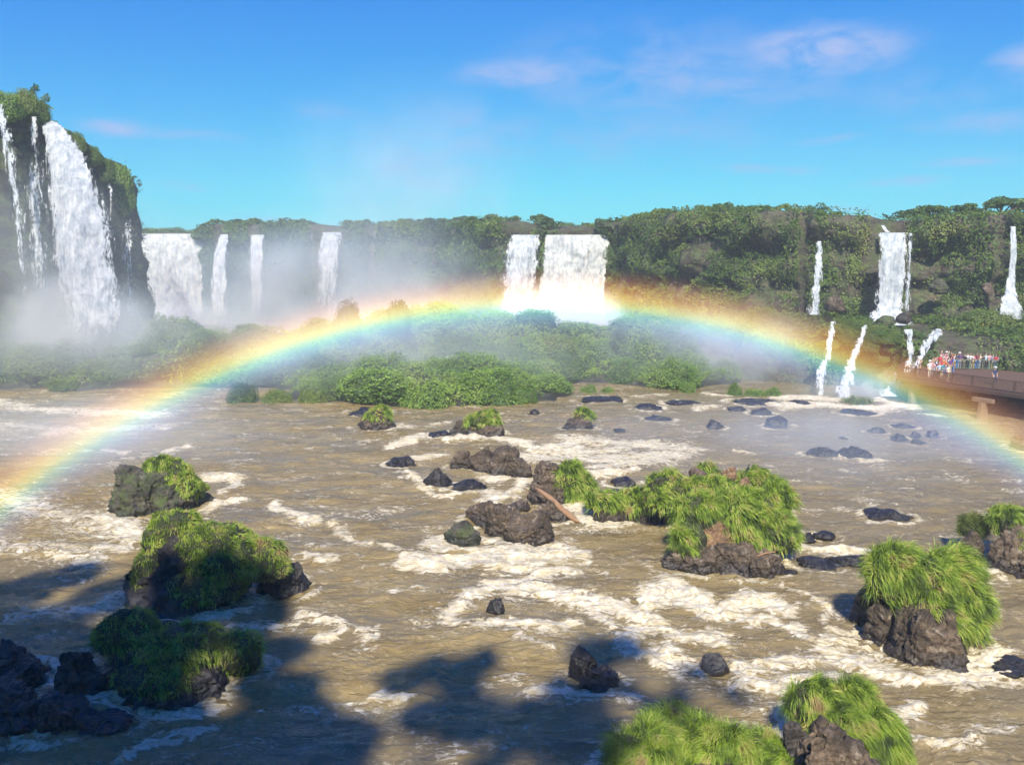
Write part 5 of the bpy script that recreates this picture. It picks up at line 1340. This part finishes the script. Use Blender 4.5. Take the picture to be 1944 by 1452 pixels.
spreading_tree([(790, 1275, 1.2), (880, 1290, 1.4), (960, 1310, 1.8), (1050, 1290, 1.5), (1130, 1300, 1.3), (1230, 1310, 1.2), (1340, 1320, 1.0), (950, 1380, 1.8), (1020, 1440, 1.8), (900, 1460, 1.5), (1120, 1390, 1.2), (1260, 1350, .7)], (-17, -24), 53, 870, 3800)
shade_tree(350, 1120, 2.2, 54, 830, hz=1.5)
shade_tree(430, 1140, 1.8, 54, 831, hz=1.0)

# ------------------------------------------------------------------ mist, haze and the bow
def vol_mat(name, dens, col=(.86, .96, .98), g=-.1, nscale=.1, lo=.35, hi=.65, floor=.25, power=1.5):
    n = NT(name); o = n.obj()
    r = n.vmath('LENGTH', o, out=1)
    fall_ = n.math('POWER', n.mapr(r, 1.0, .0, 0, 1, True), power)
    nz = n.mapr(n.noise(n.scale(n.pos(), (nscale, nscale, nscale * .8)), 1.0, 3, .55), lo, hi, floor, 1.3)
    d = n.math('MULTIPLY', n.math('MULTIPLY', fall_, nz), dens)
    v = n.n('ShaderNodeVolumeScatter', None, Color=(*col, 1), Density=d, Anisotropy=g).outputs[0]
    return n.out(vol=v)
def mist(label, c, r, dens, **k):
    V, Fc = ICO[3]
    me = mk('mist', V, Fc, vol_mat('mist', dens, **k), link=False)
    o = bpy.data.objects.new('mist', me); COL.objects.link(o); o.location = tuple(c); o.scale = tuple(r)
    return tag(o, label, 'mist', kind='stuff')
mist('white spray boiling up at the foot of the big left waterfall', P(90, 622, 100.5), (22, 6, 8.5), .75, g=-.4)
mist('bright spray hiding the lowest part of the big left waterfall', P(195, 618, 99.5), (9, 4, 4.6), .75, g=-.4)
mist('spray drifting in front of the left cliff', P(70, 520, 96), (24, 6, 17), .085)
mist('deep mist in the gorge below the far falls', P(620, 570, 166), (56, 20, 21), .135, g=-.1, col=(.74, .89, .97))
mist('glaring mist at the foot of the wide far left curtain', P(330, 640, 182), (26, 12, 12), .34, g=-.35)
mist('dense white spray at the foot of the two middle falls', P(1060, 635, 149), (16, 7, 11), 1.5, power=1.2, g=-.35)
mist('thin mist veiling the island', P(690, 670, 93), (42, 14, 10), .075, g=-.1, col=(.82, .96, .94))
mist('bluish mist in front of the green bluff right of the middle falls', P(1340, 680, 100), (22, 8, 9), .22, g=-.1, col=(.78, .90, .98))
mist('tall faint plume of vapour rising above the falls', P(760, 380, 185), (38, 20, 34), .03, g=-.1, col=(.75, .87, .98))
mist('light spray drifting over the river on the left', P(120, 830, 62), (22, 14, 5.5), .07)
mist('bluish spray hanging low over the calm water on the right', P(1560, 860, 66), (32, 22, 4.4), .09, col=(.62, .76, 1))
mist('mist between the bushes of the left bank', P(140, 670, 93), (28, 6, 7), .11)
mist('spray around the lower right cascades', P(1620, 742, 88), (10, 4, 3.6), .28, g=-.2)

# even thin haze over the whole scene
z0, z1 = -4.0, 62.0
hx, hy0, hy1 = 420, -110, 420
hb = MB(); hb.box((0, (hy0 + hy1) / 2, (z0 + z1) / 2), (2 * hx, hy1 - hy0, z1 - z0))
n = NT('haze'); pv = n.n('ShaderNodeVolumePrincipled', None, Color=(.86, .92, 1, 1), Density=.0007).outputs[0]
tag(hb.build('haze', n.out(vol=pv)), kind='stuff')

# the rainbow : a thin ring of self-glowing colour round the shadow point of the sun
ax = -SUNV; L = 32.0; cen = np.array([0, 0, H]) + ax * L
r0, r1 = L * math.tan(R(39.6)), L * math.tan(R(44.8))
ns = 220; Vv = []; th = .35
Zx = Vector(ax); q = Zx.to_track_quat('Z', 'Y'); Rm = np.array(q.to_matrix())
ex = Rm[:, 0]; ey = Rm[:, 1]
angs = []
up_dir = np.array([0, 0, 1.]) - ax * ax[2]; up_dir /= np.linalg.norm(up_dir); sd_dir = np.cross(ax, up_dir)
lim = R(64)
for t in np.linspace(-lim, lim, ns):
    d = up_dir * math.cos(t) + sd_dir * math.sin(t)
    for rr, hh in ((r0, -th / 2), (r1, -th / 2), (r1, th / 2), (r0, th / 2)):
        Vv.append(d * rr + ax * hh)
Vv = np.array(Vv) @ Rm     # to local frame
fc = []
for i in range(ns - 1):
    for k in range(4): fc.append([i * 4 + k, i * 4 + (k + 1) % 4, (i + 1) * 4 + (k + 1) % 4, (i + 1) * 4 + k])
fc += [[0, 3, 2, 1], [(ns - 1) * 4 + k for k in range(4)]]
n = NT('rainbow glow'); o_ = n.obj()
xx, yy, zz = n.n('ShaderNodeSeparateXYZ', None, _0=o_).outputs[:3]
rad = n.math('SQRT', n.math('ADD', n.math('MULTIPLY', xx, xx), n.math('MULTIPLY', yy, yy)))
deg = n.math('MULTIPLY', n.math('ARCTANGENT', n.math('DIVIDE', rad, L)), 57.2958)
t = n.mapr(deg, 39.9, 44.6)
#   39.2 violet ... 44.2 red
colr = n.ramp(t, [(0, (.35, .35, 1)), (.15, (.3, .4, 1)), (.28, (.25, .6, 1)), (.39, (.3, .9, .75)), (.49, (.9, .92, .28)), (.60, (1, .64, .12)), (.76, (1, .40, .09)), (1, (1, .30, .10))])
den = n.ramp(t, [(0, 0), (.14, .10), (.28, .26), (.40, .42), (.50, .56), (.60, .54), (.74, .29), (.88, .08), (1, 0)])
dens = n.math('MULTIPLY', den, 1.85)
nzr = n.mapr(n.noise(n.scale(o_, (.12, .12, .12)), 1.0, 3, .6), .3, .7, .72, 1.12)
vs = n.n('ShaderNodeEmission', None, Color=colr, Strength=n.math('MULTIPLY', n.math('MULTIPLY', dens, nzr), n.math('MULTIPLY', n.mapr(n.n('ShaderNodeSeparateXYZ', None, _0=n.pos()).outputs[0], 3, 20, 1, .62), n.mapr(n.n('ShaderNodeSeparateXYZ', None, _0=n.pos()).outputs[0], -22, -6, .6, 1)))).outputs[0]  # bow glows by emission, standing in for sunlight scattered back by spray
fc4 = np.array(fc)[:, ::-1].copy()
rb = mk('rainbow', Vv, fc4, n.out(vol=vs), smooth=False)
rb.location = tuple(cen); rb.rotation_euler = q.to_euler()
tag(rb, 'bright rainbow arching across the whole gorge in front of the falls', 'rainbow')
